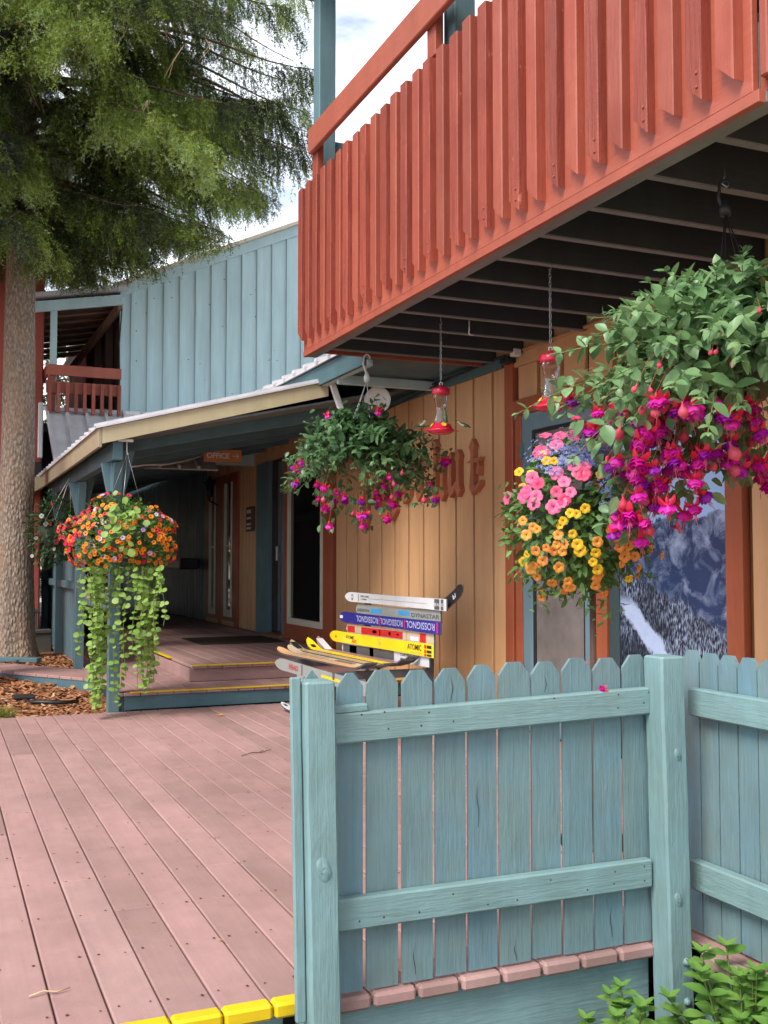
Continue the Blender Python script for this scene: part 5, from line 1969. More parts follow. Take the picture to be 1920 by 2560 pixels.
def disc_flower(petals=5, r=1.0, throat=.22, depth=.35, wave=.12):
    """trumpet flower facing +z: petal rim (0) and throat (1)"""
    m = MB()
    n = petals * 4
    rings = [(throat * .55, -depth * .9, 1), (throat, -depth * .35, 1), (.55, -.02, 0), (.85, .03, 0), (1.0, -.03, 0)]
    vs = []
    for (rr, z, _) in rings:
        for i in range(n):
            a = 2 * math.pi * i / n
            lob = 1 - .15 * (rr ** 3) * max(0, math.cos(petals * a)) ** 2
            vs.append((r * rr * lob * math.cos(a), r * rr * lob * math.sin(a), r * (z + wave * rr * rr * .5 * math.cos(petals * a + 1))))
    m.v = vs
    for j in range(len(rings) - 1):
        for i in range(n):
            m.f.append([j * n + i, j * n + (i + 1) % n, (j + 1) * n + (i + 1) % n, (j + 1) * n + i])
            m.mi.append(1 if j < 1 else 0)
            m.sm.append(True)
    m.f.append(list(range(n))[::-1][::-1])
    m.mi.append(1)
    m.sm.append(False)
    # tube behind
    b = len(m.v)
    for (rr, z) in ((.62, -.06), (.24, -.45), (.12, -.95)):
        for i in range(6):
            a = 2 * math.pi * i / 6
            m.v.append((r * rr * math.cos(a), r * rr * math.sin(a), r * z))
    for j in range(2):
        for i in range(6):
            m.f.append([b + j * 6 + i, b + (j + 1) * 6 + i, b + (j + 1) * 6 + (i + 1) % 6, b + j * 6 + (i + 1) % 6])
            m.mi.append(0)
            m.sm.append(True)
    return m


def fuchsia_flower(violet=False):
    """hanging flower, 1 unit tall: sepals(0) corolla(1) stamens(2)"""
    m = MB()
    m.lathe([(.02, .10), (.045, .04), (.055, -.06), (.075, -.16)], (0, 0, 0), 8, 0)
    for k in range(4):
        a = k * math.pi / 2 + .3
        c, s = math.cos(a), math.sin(a)
        pr2 = [(.06, -.15, .06), (.16, -.20, .11), (.28, -.13, .12), (.38, .01, .07), (.43, .08, .005)]
        vs = []
        for (rr, z, w) in pr2:
            vs += [(rr * c - w * s, rr * s + w * c, z + .015), (rr * c, rr * s, z), (rr * c + w * s, rr * s - w * c, z + .015)]
        fs = []
        for i in range(4):
            q = i * 3
            fs += [(q, q + 1, q + 4, q + 3), (q + 1, q + 2, q + 5, q + 4)]
        m.add(vs, fs, 0, True)
    for (lay, r1, zb, ph) in ((0, .27, -.50, 0), (1, .33, -.40, .6), (2, .17, -.54, 1.1)):
        n = 18
        vs = []
        for (rr, z) in ((.06, -.14), (r1 * .8, -.27), (r1, zb)):
            for i in range(n):
                a = 2 * math.pi * i / n + ph
                wv_ = 1 + .16 * math.sin(a * 5 + lay) * (rr / r1)
                vs.append((rr * wv_ * math.cos(a), rr * wv_ * math.sin(a), z + .05 * math.sin(a * 7 + ph) * (rr / r1)))
        m.add(vs, [(j * n + i, j * n + (i + 1) % n, (j + 1) * n + (i + 1) % n, (j + 1) * n + i) for j in range(2) for i in range(n)], 1, True)
    for k in range(5):
        a = k * 1.257
        m.tube([(.02 * math.cos(a), .02 * math.sin(a), -.3), (.05 * math.cos(a), .05 * math.sin(a), -.62), (.085 * math.cos(a), .085 * math.sin(a), -.74 - .04 * (k % 3))], .011, 3, 2, False)
    m.tube([(0, 0, -.3), (.01, 0, -.7), (.03, .01, -1.12)], .013, 3, 2)
    return m


FUCH = fuchsia_flower().mesh('fuchsia_flower', ['sepal', 'corolla', 'stamen'])
FUCHV = fuchsia_flower().mesh('fuchsia_flower_violet', ['sepal', 'corolla_v', 'stamen'])
BUD = MB().lathe([(.02, .18), (.04, .08), (.06, -.02), (.15, -.12), (.21, -.25), (.19, -.37), (.10, -.46), (0, -.52)], (0, 0, 0), 9, 0).mesh('fuchsia_bud', ['bud'])
LEAF_F = leaf_geo(.58, .14, .20)
LEAF_S = leaf_geo(.42, .12, .15)
LEAF_R = leaf_geo(.95, .10, .12, True)


def hang(parent, hook, top, rim_pts, mat, style):
    """hanger: hook shank, forked cap and the strands down to the pot rim"""
    hx, hy, hz = hook
    m = MB()
    s = 1.0
    pts = []
    for i in range(9):
        a = math.pi * (1.15 - i / 8 * 1.15)
        pts.append(Vector((hx, hy, hz)) + CAMR * (-.022 * math.cos(a) + .0) + Vector((0, 0, .022 * math.sin(a) - .02)))
    pts += [Vector((hx, hy, hz - .07)) + CAMR * -.026, Vector((hx, hy, hz - .12)) + CAMR * -.008, Vector((hx, hy, top + .03))]
    m.tube(pts, [.006] * 9 + [.008, .009, .010], 6)
    m.lathe([(.010, .04), (.018, .02), (.026, .0), (.022, -.03), (.006, -.032)], (hx, hy, top), 6)
    ob = m.build('hanger', mat, parent)
    for q in rim_pts:
        MB().tube([(hx, hy, top - .02), q], .0028, 5).build('strand', mat, ob)
    return ob


def fuchsia(name, label, hook, ztop, c, shoots, Lr, zmul, fl, leaf_len, leafmat_, seed, pot, hangmat, bias=None, group='hanging fuchsia baskets'):
    random.seed(seed)
    root = thing(name, label, 'hanging basket', (hook[0], hook[1], c[2]), group)
    C0 = Vector(c)
    # metal hook in the joist
    MB().tube([(hook[0], hook[1], hook[2] + .05), (hook[0], hook[1], hook[2] + .0), Vector((hook[0], hook[1], hook[2] - .03)) + CAMR * -.012, Vector((hook[0], hook[1], hook[2] - .045)) + CAMR * .006, Vector((hook[0], hook[1], hook[2] - .03)) + CAMR * .02], .0035, 6).build('screw_hook', 'chain', root)
    rim = [C0 + Vector((math.cos(a) * .15, math.sin(a) * .15, -.02)) for a in (R(20), R(110), R(200), R(290))]
    hang(root, (hook[0], hook[1], hook[2] - .02), ztop, rim, hangmat, 0)
    MB().lathe([(.075, -.17), (.12, -.03), (.135, -.02), (.135, .0), (.12, .0), (.11, -.04), (0, -.05)], C0, 20).build('pot', pot, root)
    mats, paths = [], []
    for i in range(shoots):
        az = random.uniform(0, 2 * math.pi)
        el = R(random.uniform(-8, 78))
        dirv = Vector((math.cos(az) * math.cos(el), math.sin(az) * math.cos(el), math.sin(el)))
        L = random.uniform(*Lr)
        if bias:
            L *= 1 + bias[2] * max(-.4, dirv.dot(CAMR * bias[0] + CAMD * bias[1]))
        g_ = random.uniform(.25, .55) * L
        st = C0 + Vector((random.uniform(-.09, .09), random.uniform(-.09, .09), -.02))
        pts = [st + dirv * (L * t) * Vector((1, 1, 1)).x + Vector((0, 0, (zmul - 1) * dirv.z * L * t - g_ * t * t)) for t in [k / 8 for k in range(9)]]
        paths.append(pts)
        t = .22 + random.random() * .1
        side = dirv.cross(Vector((0, 0, 1)))
        side = side.normalized() if side.length > .05 else CAMR.copy()
        flip = random.random() * 3.14
        while t < 1.0:
            k = min(7, int(t * 8))
            p = pts[k].lerp(pts[k + 1], t * 8 - k)
            tang = (pts[k + 1] - pts[k]).normalized()
            s2 = tang.cross(Vector((0, 0, 1)))
            s2 = s2.normalized() if s2.length > .05 else side
            u2 = s2.cross(tang)
            flip += 1.57
            for sg_ in (-1, 1):
                dd = (s2 * math.cos(flip) + u2 * math.sin(flip)) * sg_ + tang * random.uniform(.3, .8) + Vector((0, 0, random.uniform(-.25, .2)))
                nn = Vector((0, 0, 1)) + tang * random.uniform(-.1, .6) + CAMD * random.uniform(0, .5) + Vector((random.uniform(-.4, .4), random.uniform(-.4, .4), 0))
                sz = leaf_len * random.uniform(.7, 1.15) * (1.0 if t < .85 else .62)
                mats.append(basis(dd, nn, p, sz, random.uniform(.9, 1.15)))
            t += random.uniform(.045, .062) / L * (leaf_len / .075) ** .5
        # young tip leaves
        for k in range(3):
            a = k * 2.1
            dd = (pts[-1] - pts[-2]).normalized() + Vector((math.cos(a), math.sin(a), .3)) * .7
            mats.append(basis(dd, Vector((0, 0, 1)) + CAMD * .3, pts[-1], leaf_len * .42))
    for (p, sz, kind) in fl:
        p = Vector(p)
        if sz < .06:
            continue
        for k in range(5):
            q = p - CAMD * random.uniform(.07, .2) + Vector((random.gauss(0, .045), random.gauss(0, .045), random.uniform(-.04, .11)))
            mats.append(basis((random.gauss(0, .7), random.gauss(0, .7), random.uniform(-1.2, .1)), CAMD * .6 + Vector((random.gauss(0, .4), random.gauss(0, .4), .6)), q, leaf_len * random.uniform(.55, .95)))
    leaves(root, LEAF_F, mats, leafmat_, C0, 298)
    stems(root, paths, .0020, 'stem')
    ped = []
    for (p, sz, kind) in fl:
        p = Vector(p)
        sz *= random.uniform(.8, 1.1)
        tilt = Matrix.Rotation(random.gauss(0, .28), 4, 'X') @ Matrix.Rotation(random.gauss(0, .28), 4, 'Y') @ Matrix.Rotation(random.uniform(0, 6.28), 4, 'Z')
        me = BUD if kind == 'bud' else (FUCHV if kind == 'v' else FUCH)
        place('bud' if kind == 'bud' else 'flower', me, root, Matrix.Translation(p) @ tilt @ Matrix.Scale(sz, 4))
        top = p + (C0 + Vector((0, 0, .05)) - p) * random.uniform(.15, .3) + Vector((0, 0, random.uniform(.05, .12)))
        ped.append([p + Vector((0, 0, sz * .08)), p.lerp(top, .5) + Vector((0, 0, .03)), top])
    stems(root, ped, .0012, 'stem_r', 'flower_stalks')
    return root


def cam_point(px, py, Zd):
    """a point Zd metres in front of the viewpoint, from the survey of the photograph"""
    f = 2600.0
    p = math.atan(128 / f)
    y = R(23.25)
    fw = Vector((math.sin(y) * math.cos(p), math.cos(y) * math.cos(p), math.sin(p)))
    rt = Vector((math.cos(y), -math.sin(y), 0))
    upv = rt.cross(fw)
    return CAMP + fw * Zd + rt * ((px - 960) / f * Zd) + upv * ((1280 - py) / f * Zd)


# big fuchsia near the fence corner
random.seed(5)
fl = []
for (x, y, sx_, sy_, n, dz) in ((1480, 1095, 22, 12, 3, .1), (1545, 1045, 34, 14, 6, -.1), (1640, 1045, 40, 16, 7, -.3), (1575, 1095, 30, 18, 5, -.15), (1640, 1140, 34, 26, 7, -.2), (1600, 1215, 36, 34, 10, -.1),
                                (1555, 1290, 20, 22, 5, -.05), (1685, 1215, 34, 34, 7, -.15), (1770, 1155, 40, 26, 9, -.25), (1825, 1045, 40, 18, 8, -.3), (1885, 1080, 26, 26, 6, -.2), (1725, 1035, 26, 14, 5, -.35),
                                (1612, 1330, 18, 20, 4, -.05), (1850, 1180, 34, 20, 5, -.1), (1700, 1270, 30, 22, 5, -.05), (1915, 1190, 20, 20, 3, -.1), (1440, 1020, 14, 12, 2, .1)):
    for k in range(int(n * 1.45)):
        p = cam_point(x + random.gauss(0, sx_), y - 28 + random.gauss(0, sy_), 4.1 + dz + random.uniform(-.12, .12))
        r_ = random.random()
        fl.append((p, random.uniform(.084, .106), 'bud' if r_ < .2 else ('v' if r_ < .42 else 'm')))
for (x, y) in ((1650, 905), (1780, 875), (1793, 873), (1830, 900), (1625, 968), (1590, 965), (1900, 770)):
    fl.append((cam_point(x, y, 3.62), .05, 'bud'))
fuchsia('fuchsia_basket', 'large fuchsia basket spilling magenta flowers at the upper fence corner', (2.826, 3.173, 2.715), 2.585, cam_point(1862, 893, 4.05), 330, (.44, .66), .95, fl, .084, 'leaf_f', 21, 'pot', 'dark_metal', (-.9, .2, .26))

# fuchsia under the far end of the balcony
random.seed(6)
fl = []
for (x, y, sx_, sy_, n) in ((745, 1175, 14, 14, 5), (790, 1170, 14, 12, 3), (805, 1225, 10, 16, 4), (805, 1270, 6, 12, 3), (855, 1245, 16, 12, 5), (955, 1235, 22, 16, 10), (975, 1190, 10, 12, 4), (1110, 1150, 10, 8, 3),
                            (1020, 1190, 18, 14, 3), (1075, 1240, 14, 8, 3), (905, 1285, 14, 10, 3), (915, 1300, 12, 8, 3), (930, 1015, 20, 10, 3), (820, 1048, 10, 8, 1), (952, 1275, 6, 8, 2), (1020, 1150, 8, 6, 1)):
    for k in range(n):
        p = cam_point(x + random.gauss(0, sx_), y + random.gauss(0, sy_), 7.35 + random.uniform(-.2, .2))
        r_ = random.random()
        fl.append((p, random.uniform(.075, .095), 'bud' if r_ < .25 else ('v' if r_ < .42 else 'm')))
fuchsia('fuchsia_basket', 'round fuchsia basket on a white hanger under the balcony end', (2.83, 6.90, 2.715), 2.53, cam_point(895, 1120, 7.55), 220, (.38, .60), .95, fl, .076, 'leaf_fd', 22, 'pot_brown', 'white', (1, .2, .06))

# mixed petunia basket
random.seed(8)
PC = cam_point(1445, 1300, 4.5)
mix = thing('petunia_planter', 'mixed planter of pink petunias, yellow trumpet flowers and blue lobelia', 'planter', tuple(PC))
PQ = PC + CAMR * .06
MB().tube([(PQ.x, PQ.y, .004), (PQ.x, PQ.y, PQ.z - .12)], .014, 8).build('pole', 'brownwood_v', mix)
MB().lathe([(.16, .0), (.16, .012), (.03, .03), (.02, .06), (0, .06)], (PQ.x, PQ.y, .003), 16).build('foot', 'dark_metal', mix)
MB().lathe([(.05, -.20), (.12, -.12), (.17, .02), (.18, .12), (.16, .12), (0, .08)], PC, 18).build('pot', 'pot', mix)
RX, RZ = .285, .335


def on_dome(px, py, rx=RX, rz=RZ, c=PC, Zd=4.5, k=.00173, scale=1.0):
    dx, dz = (px - 1445) * k, (1300 - py) * k
    q = 1 - (dx / rx) ** 2 - (dz / rz) ** 2
    dd = math.sqrt(max(.02, q)) * rx * scale
    out = (CAMR * (dx / rx) + Vector((0, 0, dz / rz)) + CAMD * (dd / rx)).normalized()
    return c + CAMR * dx + Vector((0, 0, dz)) + CAMD * dd, out


mats = []
for i in range(2600):
    u_ = Vector((random.gauss(0, 1), random.gauss(0, 1), random.gauss(0, 1))).normalized()
    if u_.dot(CAMD) < -.55:
        continue
    rr = random.uniform(.62, 1.0) * (1 + .10 * math.sin(5 * u_.x + 3 * u_.z) + .07 * math.sin(9 * u_.z + 4 * u_.y))
    p = PC + Vector((u_.x * RX * rr, u_.y * RX * rr, u_.z * RZ * rr))
    dd = u_ * .7 + Vector((random.uniform(-.7, .7), random.uniform(-.7, .7), random.uniform(-.7, .5)))
    mats.append(basis(dd, u_ + Vector((0, 0, .5)) + Vector((random.uniform(-.5, .5), random.uniform(-.5, .5), 0)), p, random.uniform(.034, .062)))
for (ax_, az_, n) in ((-.27, .12, 16), (.05, -.36, 22), (-.24, -.22, 18), (.26, -.22, 16), (-.16, -.34, 16), (.12, -.40, 14), (-.30, -.08, 14), (.3, .1, 12)):
    c1 = PC + CAMR * ax_ + Vector((0, 0, az_)) + CAMD * .08
    for k in range(n):
        p = c1 + Vector((random.gauss(0, .035), random.gauss(0, .035), random.gauss(0, .04)))
        mats.append(basis((random.gauss(0, 1), random.gauss(0, 1), random.gauss(-.3, .7)), (random.gauss(0, .5), random.gauss(-.5, .5), 1), p, random.uniform(.025, .045)))
leaves(mix, LEAF_S, mats, 'leaf_p', PC, 298)
PET = {k: disc_flower(5, 1, .12, .35, .16).mesh('petunia_' + k, ['p_' + k, 'p_rose' if k in ('pink', 'rose') else 'p_throat']) for k in ('pink', 'rose', 'yellow', 'orange')}
PP = dict(
    pink=[(330, 1000), (400, 1005), (425, 1170), (475, 1170), (440, 1205), (345, 1205), (245, 1220), (375, 1245), (400, 1295), (145, 1305), (210, 1305), (255, 1310), (245, 1340), (325, 1360), (965, 1440), (365, 1060), (470, 990)],
    rose=[(265, 1250), (630, 1140), (370, 1330), (460, 1215), (290, 1090), (560, 1000), (340, 1290), (500, 960)],
    orange=[(535, 1215), (215, 1485), (285, 1605), (355, 1635), (335, 1710), (420, 1730), (305, 1760), (270, 1680), (370, 1530), (365, 1565), (515, 1520), (580, 1465), (705, 1500), (705, 1585), (820, 1550), (525, 1690), (745, 1640), (770, 1675), (885, 1580),
            (205, 1260), (200, 1420), (255, 1560), (640, 1620), (255, 1640), (400, 1700), (580, 1760), (330, 1560), (240, 1450), (620, 1545)],
    yellow=[(395, 1390), (460, 1370), (350, 1445), (605, 1495), (730, 1455), (220, 1580), (525, 1645), (510, 1570), (405, 1485), (300, 1105), (310, 1140), (200, 1180), (690, 1690), (440, 1560)])
for k, lst in PP.items():
    for (x, y) in [q for q in lst] + [(a + random.uniform(-55, 55), b + random.uniform(-50, 50)) for a, b in lst if random.random() < (.12 if k == 'pink' else .55) and a < 720]:
        p, out = on_dome(1200 + x * .4972, 600 + y * .4973, RX * 1.08, RZ * 1.10, scale=1.0)
        nn = (out + CAMD * random.uniform(.1, .9) + Vector((random.uniform(-.4, .4), random.uniform(-.4, .4), random.uniform(-.2, .4)))).normalized()
        s = random.uniform(.024, .034) if k in ('pink', 'rose') else random.uniform(.018, .027)
        place('flower', PET[k], mix, basis(nn.orthogonal(), nn, p + out * .015, s) @ Matrix.Rotation(random.random() * 6, 4, 'Z'))
# lobelia: a haze of tiny flowers
V, F, T = [], [], []
for i in range(1500):
    a_, q_ = random.random() * 6.283, random.random() ** .6
    x, y = 460 + 200 * q_ * math.cos(a_), 1130 + 120 * q_ * math.sin(a_)
    if random.random() < .34:
        x, y = random.gauss(600, 50), random.uniform(1060, 1370)
    if 380 < x < 520 and y > 1190:
        continue
    p, out = on_dome(1200 + x * .4972, 600 + y * .4973)
    p = p + out * random.uniform(.005, .06)
    e1 = out.orthogonal().normalized()
    e2 = out.cross(e1)
    tn = random.random()
    for k in range(4):
        a = k * 1.57 + tn * 6
        r = random.uniform(.005, .0085)
        d1 = e1 * math.cos(a) + e2 * math.sin(a)
        d2 = e1 * math.cos(a + 1.57) + e2 * math.sin(a + 1.57)
        b = len(V)
        V += [tuple(p), tuple(p + d1 * r + d2 * r * .4), tuple(p + d1 * r * 1.2 + out * .002), tuple(p + d1 * r - d2 * r * .4)]
        T += [tn] * 4
        F.append((b, b + 1, b + 2, b + 3))
o = bpy.data.objects.new('lobelia_flowers', npmesh('lobelia_flowers', np.array(V), np.array(F), 'lobelia', np.array(T)))
link(o, mix)
o['kind'] = 'stuff'


# orange and red basket with trailing vines on the porch corner
random.seed(9)
OC = cam_point(306, 1340, 8.25)
orb = thing('flower_basket', 'full basket of orange and red blooms with long trailing green vines', 'hanging basket', tuple(OC))
MB().tube([(1.37, 8.36, 2.15), (1.37, 8.36, 2.08), (1.375, 8.36, 2.05), (1.385, 8.36, 2.06)], .004, 5).build('hook', 'white', orb)
MB().box(1.30, 1.42, 8.345, 8.375, 2.152, 2.175, .004).build('hook_plate', 'white', orb)
for a in (.3, 2.4, 4.5):
    MB().tube([(1.375, 8.36, 2.06), OC + Vector((math.cos(a) * .2, math.sin(a) * .2, .12))], .0018, 5).build('strand', 'chain', orb)
MB().lathe([(.10, -.20), (.19, -.05), (.22, .06), (.20, .06), (0, .03)], OC, 18).build('pot', 'pot', orb)
ORX, ORZ = .43, .305
mats = []
for i in range(2600):
    u_ = Vector((random.gauss(0, 1), random.gauss(0, 1), random.gauss(.15, .9))).normalized()
    rr = random.uniform(.7, 1.0) * (1 + .08 * math.sin(5 * u_.x + 3 * u_.z) + .06 * math.sin(9 * u_.z + 4 * u_.y))
    p = OC + Vector((u_.x * ORX * rr, u_.y * ORX * rr, u_.z * ORZ * rr))
    mats.append(basis(u_ * .6 + Vector((random.uniform(-.7, .7), random.uniform(-.7, .7), random.uniform(-.4, .6))), u_ + Vector((0, 0, .6)), p, random.uniform(.025, .05)))
leaves(orb, LEAF_S, mats, 'leaf_o', OC, 150)
CAL = {k: disc_flower(5, 1, .22, .4, .06).mesh('calibrachoa_' + k, [a, b]) for k, a, b in (('orange', 'c_orange', 'p_throat'), ('red', 'c_red', 'p_throat'), ('violet', 'c_violet', 't_violet'))}
cnt = 0
while cnt < 285:
    u_ = Vector((random.gauss(0, 1), random.gauss(0, 1), random.gauss(0, .75))).normalized()
    if u_.dot(CAMD) < -.25 or u_.z < -.75:
        continue
    r_ = u_.dot(CAMR)
    pr_red = .12 + (.72 if r_ < -.55 else 0) + (.30 if u_.z > .45 else 0) + (.18 if r_ > .6 and u_.z > 0 else 0)
    q = random.random()
    if u_.z > .55 and random.random() < .55:
        continue
    k = 'red' if q < pr_red else ('violet' if random.random() < .12 else 'orange')
    rr = 1.02 * (1 + .08 * math.sin(5 * u_.x + 3 * u_.z) + .06 * math.sin(9 * u_.z + 4 * u_.y))
    p = OC + Vector((u_.x * ORX * rr, u_.y * ORX * rr, u_.z * ORZ * rr))
    nn = (u_ + CAMD * random.uniform(0, .8) + Vector((random.uniform(-.3, .3), random.uniform(-.3, .3), random.uniform(0, .5)))).normalized()
    place('flower', CAL[k], orb, basis(nn.orthogonal(), nn, p, random.uniform(.017, .0215)))
    cnt += 1
# trailing vines
mats, paths = [], []
for (x, yb, n_) in ((195, 1660, 1), (208, 1560, 1), (228, 1745, 2), (240, 1790, 3), (252, 1785, 3), (262, 1690, 2), (298, 1760, 2), (310, 1700, 1), (345, 1640, 2), (358, 1735, 3), (370, 1740, 3), (382, 1720, 2), (395, 1650, 2), (405, 1560, 1), (330, 1520, 1), (280, 1540, 1)):
    for k in range(n_):
        top = cam_point(x + random.uniform(-8, 8), 1415, 8.0 + random.uniform(-.15, .25))
        zb = cam_point(x, yb, 8.2).z + random.uniform(.0, .12)
        n = 18
        pts = []
        ph = random.random() * 6
        for i in range(n + 1):
            t = i / n
            pts.append(Vector((top.x, top.y, top.z + (zb - top.z) * t)) + CAMR * (.022 * math.sin(ph + t * 5)) + CAMD * (.02 * math.cos(ph + t * 4)))
        paths.append(pts)
        q = random.uniform(.01, .05)
        H = top.z - zb
        while q < H:
            t = q / H
            i = min(n - 1, int(t * n))
            p = pts[i].lerp(pts[i + 1], t * n - i)
            a = random.random() * 6.28
            for sg_ in (0, math.pi):
                if random.random() < .16:
                    continue
                dd = CAMR * math.cos(a + sg_) + CAMD * math.sin(a + sg_) + Vector((0, 0, random.uniform(-.5, .25)))
                mats.append(basis(dd, CAMD * random.uniform(.5, 1) + Vector((random.uniform(-.4, .4), 0, random.uniform(.2, .9))), p, random.uniform(.030, .064) * (1 - .25 * t)))
            q += random.uniform(.034, .07)
# lime foliage tuft inside the basket
for i in range(60):
    p, _ = OC + CAMR * random.gauss(.09, .07) + CAMD * (.40 + random.uniform(-.06, .05)) + Vector((0, 0, random.gauss(.06, .10))), 0
    mats.append(basis((random.gauss(0, 1), random.gauss(0, 1), random.gauss(0, 1)), CAMD + Vector((0, 0, .8)), p, random.uniform(.04, .065)))
leaves(orb, LEAF_R, mats, 'leaf_t', OC + Vector((0, 0, -.5)), 298, 'vine_leaf')
stems(orb, paths, .0028, 'stem', 'vine_stems')

# shaded basket behind it
random.seed(10)
DC = cam_point(142, 1325, 10.9)
drk = thing('shaded_flower_basket', 'shaded basket with a few white and red petunias behind the porch post', 'hanging basket', tuple(DC))
for a in (.3, 2.4, 4.5):
    MB().tube([(1.27, 11.28, 2.10), DC + Vector((math.cos(a) * .15, math.sin(a) * .15, .1))], .004, 5).build('strand', 'cream', drk)
MB().lathe([(.10, -.20), (.17, -.05), (.19, .04), (.17, .04), (0, .02)], DC, 14).build('pot', 'pot', drk)
mats = []
for i in range(1300):
    u_ = Vector((random.gauss(0, 1), random.gauss(0, 1), random.gauss(0, 1))).normalized()
    rr = random.uniform(.65, 1.05) * (1 + .12 * math.sin(5 * u_.x + 3 * u_.z))
    p = DC + Vector((u_.x * .29 * rr, u_.y * .29 * rr, u_.z * .36 * rr))
    mats.append(basis(u_ + Vector((random.uniform(-.7, .7), random.uniform(-.7, .7), random.uniform(-.7, .3))), u_ + Vector((0, 0, .6)), p, random.uniform(.035, .06)))
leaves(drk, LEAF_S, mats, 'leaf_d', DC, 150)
PW = disc_flower(5, 1, .2, .4, .12).mesh('petunia_white', ['c_white', 'leaf_p'])
for (x, y, k) in ((115, 1310, 'w'), (90, 1345, 'w'), (135, 1372, 'w'), (104, 1290, 'w'), (140, 1355, 'r'), (150, 1330, 'r'), (125, 1310, 'r'), (80, 1390, 'w'), (130, 1262, 'r')):
    p = cam_point(x, y, 10.66)
    place('flower', PW if k == 'w' else CAL['red'], drk, basis((0, 0, 1), CAMD + Vector((random.uniform(-.9, .9), 0, .2)), p, random.uniform(.018, .028)))


# wild plants in the foreground
def wild(label, base, n, h, spread, seed, ln=.075):
    random.seed(seed)
    root = thing('leafy_weed', label, 'plant', base, 'green plants growing below the fence')
    mats, paths = [], []
    B = Vector(base)
    for i in range(n):
        a = random.random() * 6.28
        tip = B + Vector((math.cos(a) * spread * random.random(), math.sin(a) * spread * random.random(), h * random.uniform(.6, 1.05)))
        b0 = B + Vector((math.cos(a) * .03, math.sin(a) * .03, 0))
        pts = [b0.lerp(tip, t) + Vector((0, 0, .06 * math.sin(t * 3))) for t in (0, .25, .5, .75, 1)]
        paths.append(pts)
        t = .3
        ang = random.random() * 6
        while t <= 1.0:
            k = min(3, int(t * 4))
            p = pts[k].lerp(pts[k + 1], t * 4 - k)
            ang += 1.57
            for s_ in (0, 3.14):
                dd = Vector((math.cos(ang + s_), math.sin(ang + s_), random.uniform(.15, .6)))
                mats.append(basis(dd, Vector((0, 0, 1)) + CAMD * .4, p, ln * random.uniform(.6, 1.1) * (1.1 - .35 * t)))
            t += .13
        for s_ in range(4):
            mats.append(basis((math.cos(s_ * 1.57), math.sin(s_ * 1.57), .9), (0, 0, 1), pts[-1], ln * .5))
    leaves(root, leaf_geo(.50, .14, .22), mats, 'leaf_w', B + Vector((0, 0, h)), 280)
    stems(root, paths, .0025, 'stem')


wild('tall bright green leafy weed in front of the corner post', (2.14, 2.36, -.45), 30, .48, .26, 31, .095)
wild('low bright green leafy weed against the skirt board near the corner', (1.84, 2.46, -.45), 18, .37, .19, 32, .085)
wild('tiny green sprout below the middle of the fence skirt', (1.13, 2.56, -.45), 4, .33, .04, 33, .06)
wild('bright green leafy weed at the frame edge under the side fence', (2.10, 2.10, -.45), 16, .43, .16, 34, .085)
# green tuft in the mulch
random.seed(35)
gt = thing('low_juniper', 'low green juniper tuft at the edge of the mulch bed', 'plant', (.42, 8.75, 0))
segs = []
for i in range(70):
    a = random.random() * 6.28
    l_ = random.uniform(.06, .20)
    p0 = Vector((.44, 8.78, -.03))
    p1 = p0 + Vector((math.cos(a) * l_ * 1.1, math.sin(a) * l_ * .7, random.uniform(.02, .11)))
    segs.append((*p0, *p1, random.uniform(.5, .9)))
o = bpy.data.objects.new('sprigs', needle_mesh(segs, 420, .022, .003, 'sprigs'))
link(o, gt)

# fallen fuchsia flowers on the fence
for (x, y, z, lab, s) in ((1.90, 2.695, .802, 'fallen magenta fuchsia bloom resting on the upper fence rail', .035), (1.872, 2.76, .865, 'small magenta bloom poking between two pickets', .05)):
    o = place('fallen_flower', FUCH, None, Matrix.Translation((x, y, z)) @ Matrix.Rotation(R(95), 4, 'Y') @ Matrix.Scale(s, 4))
    tag(o, lab, 'flower')

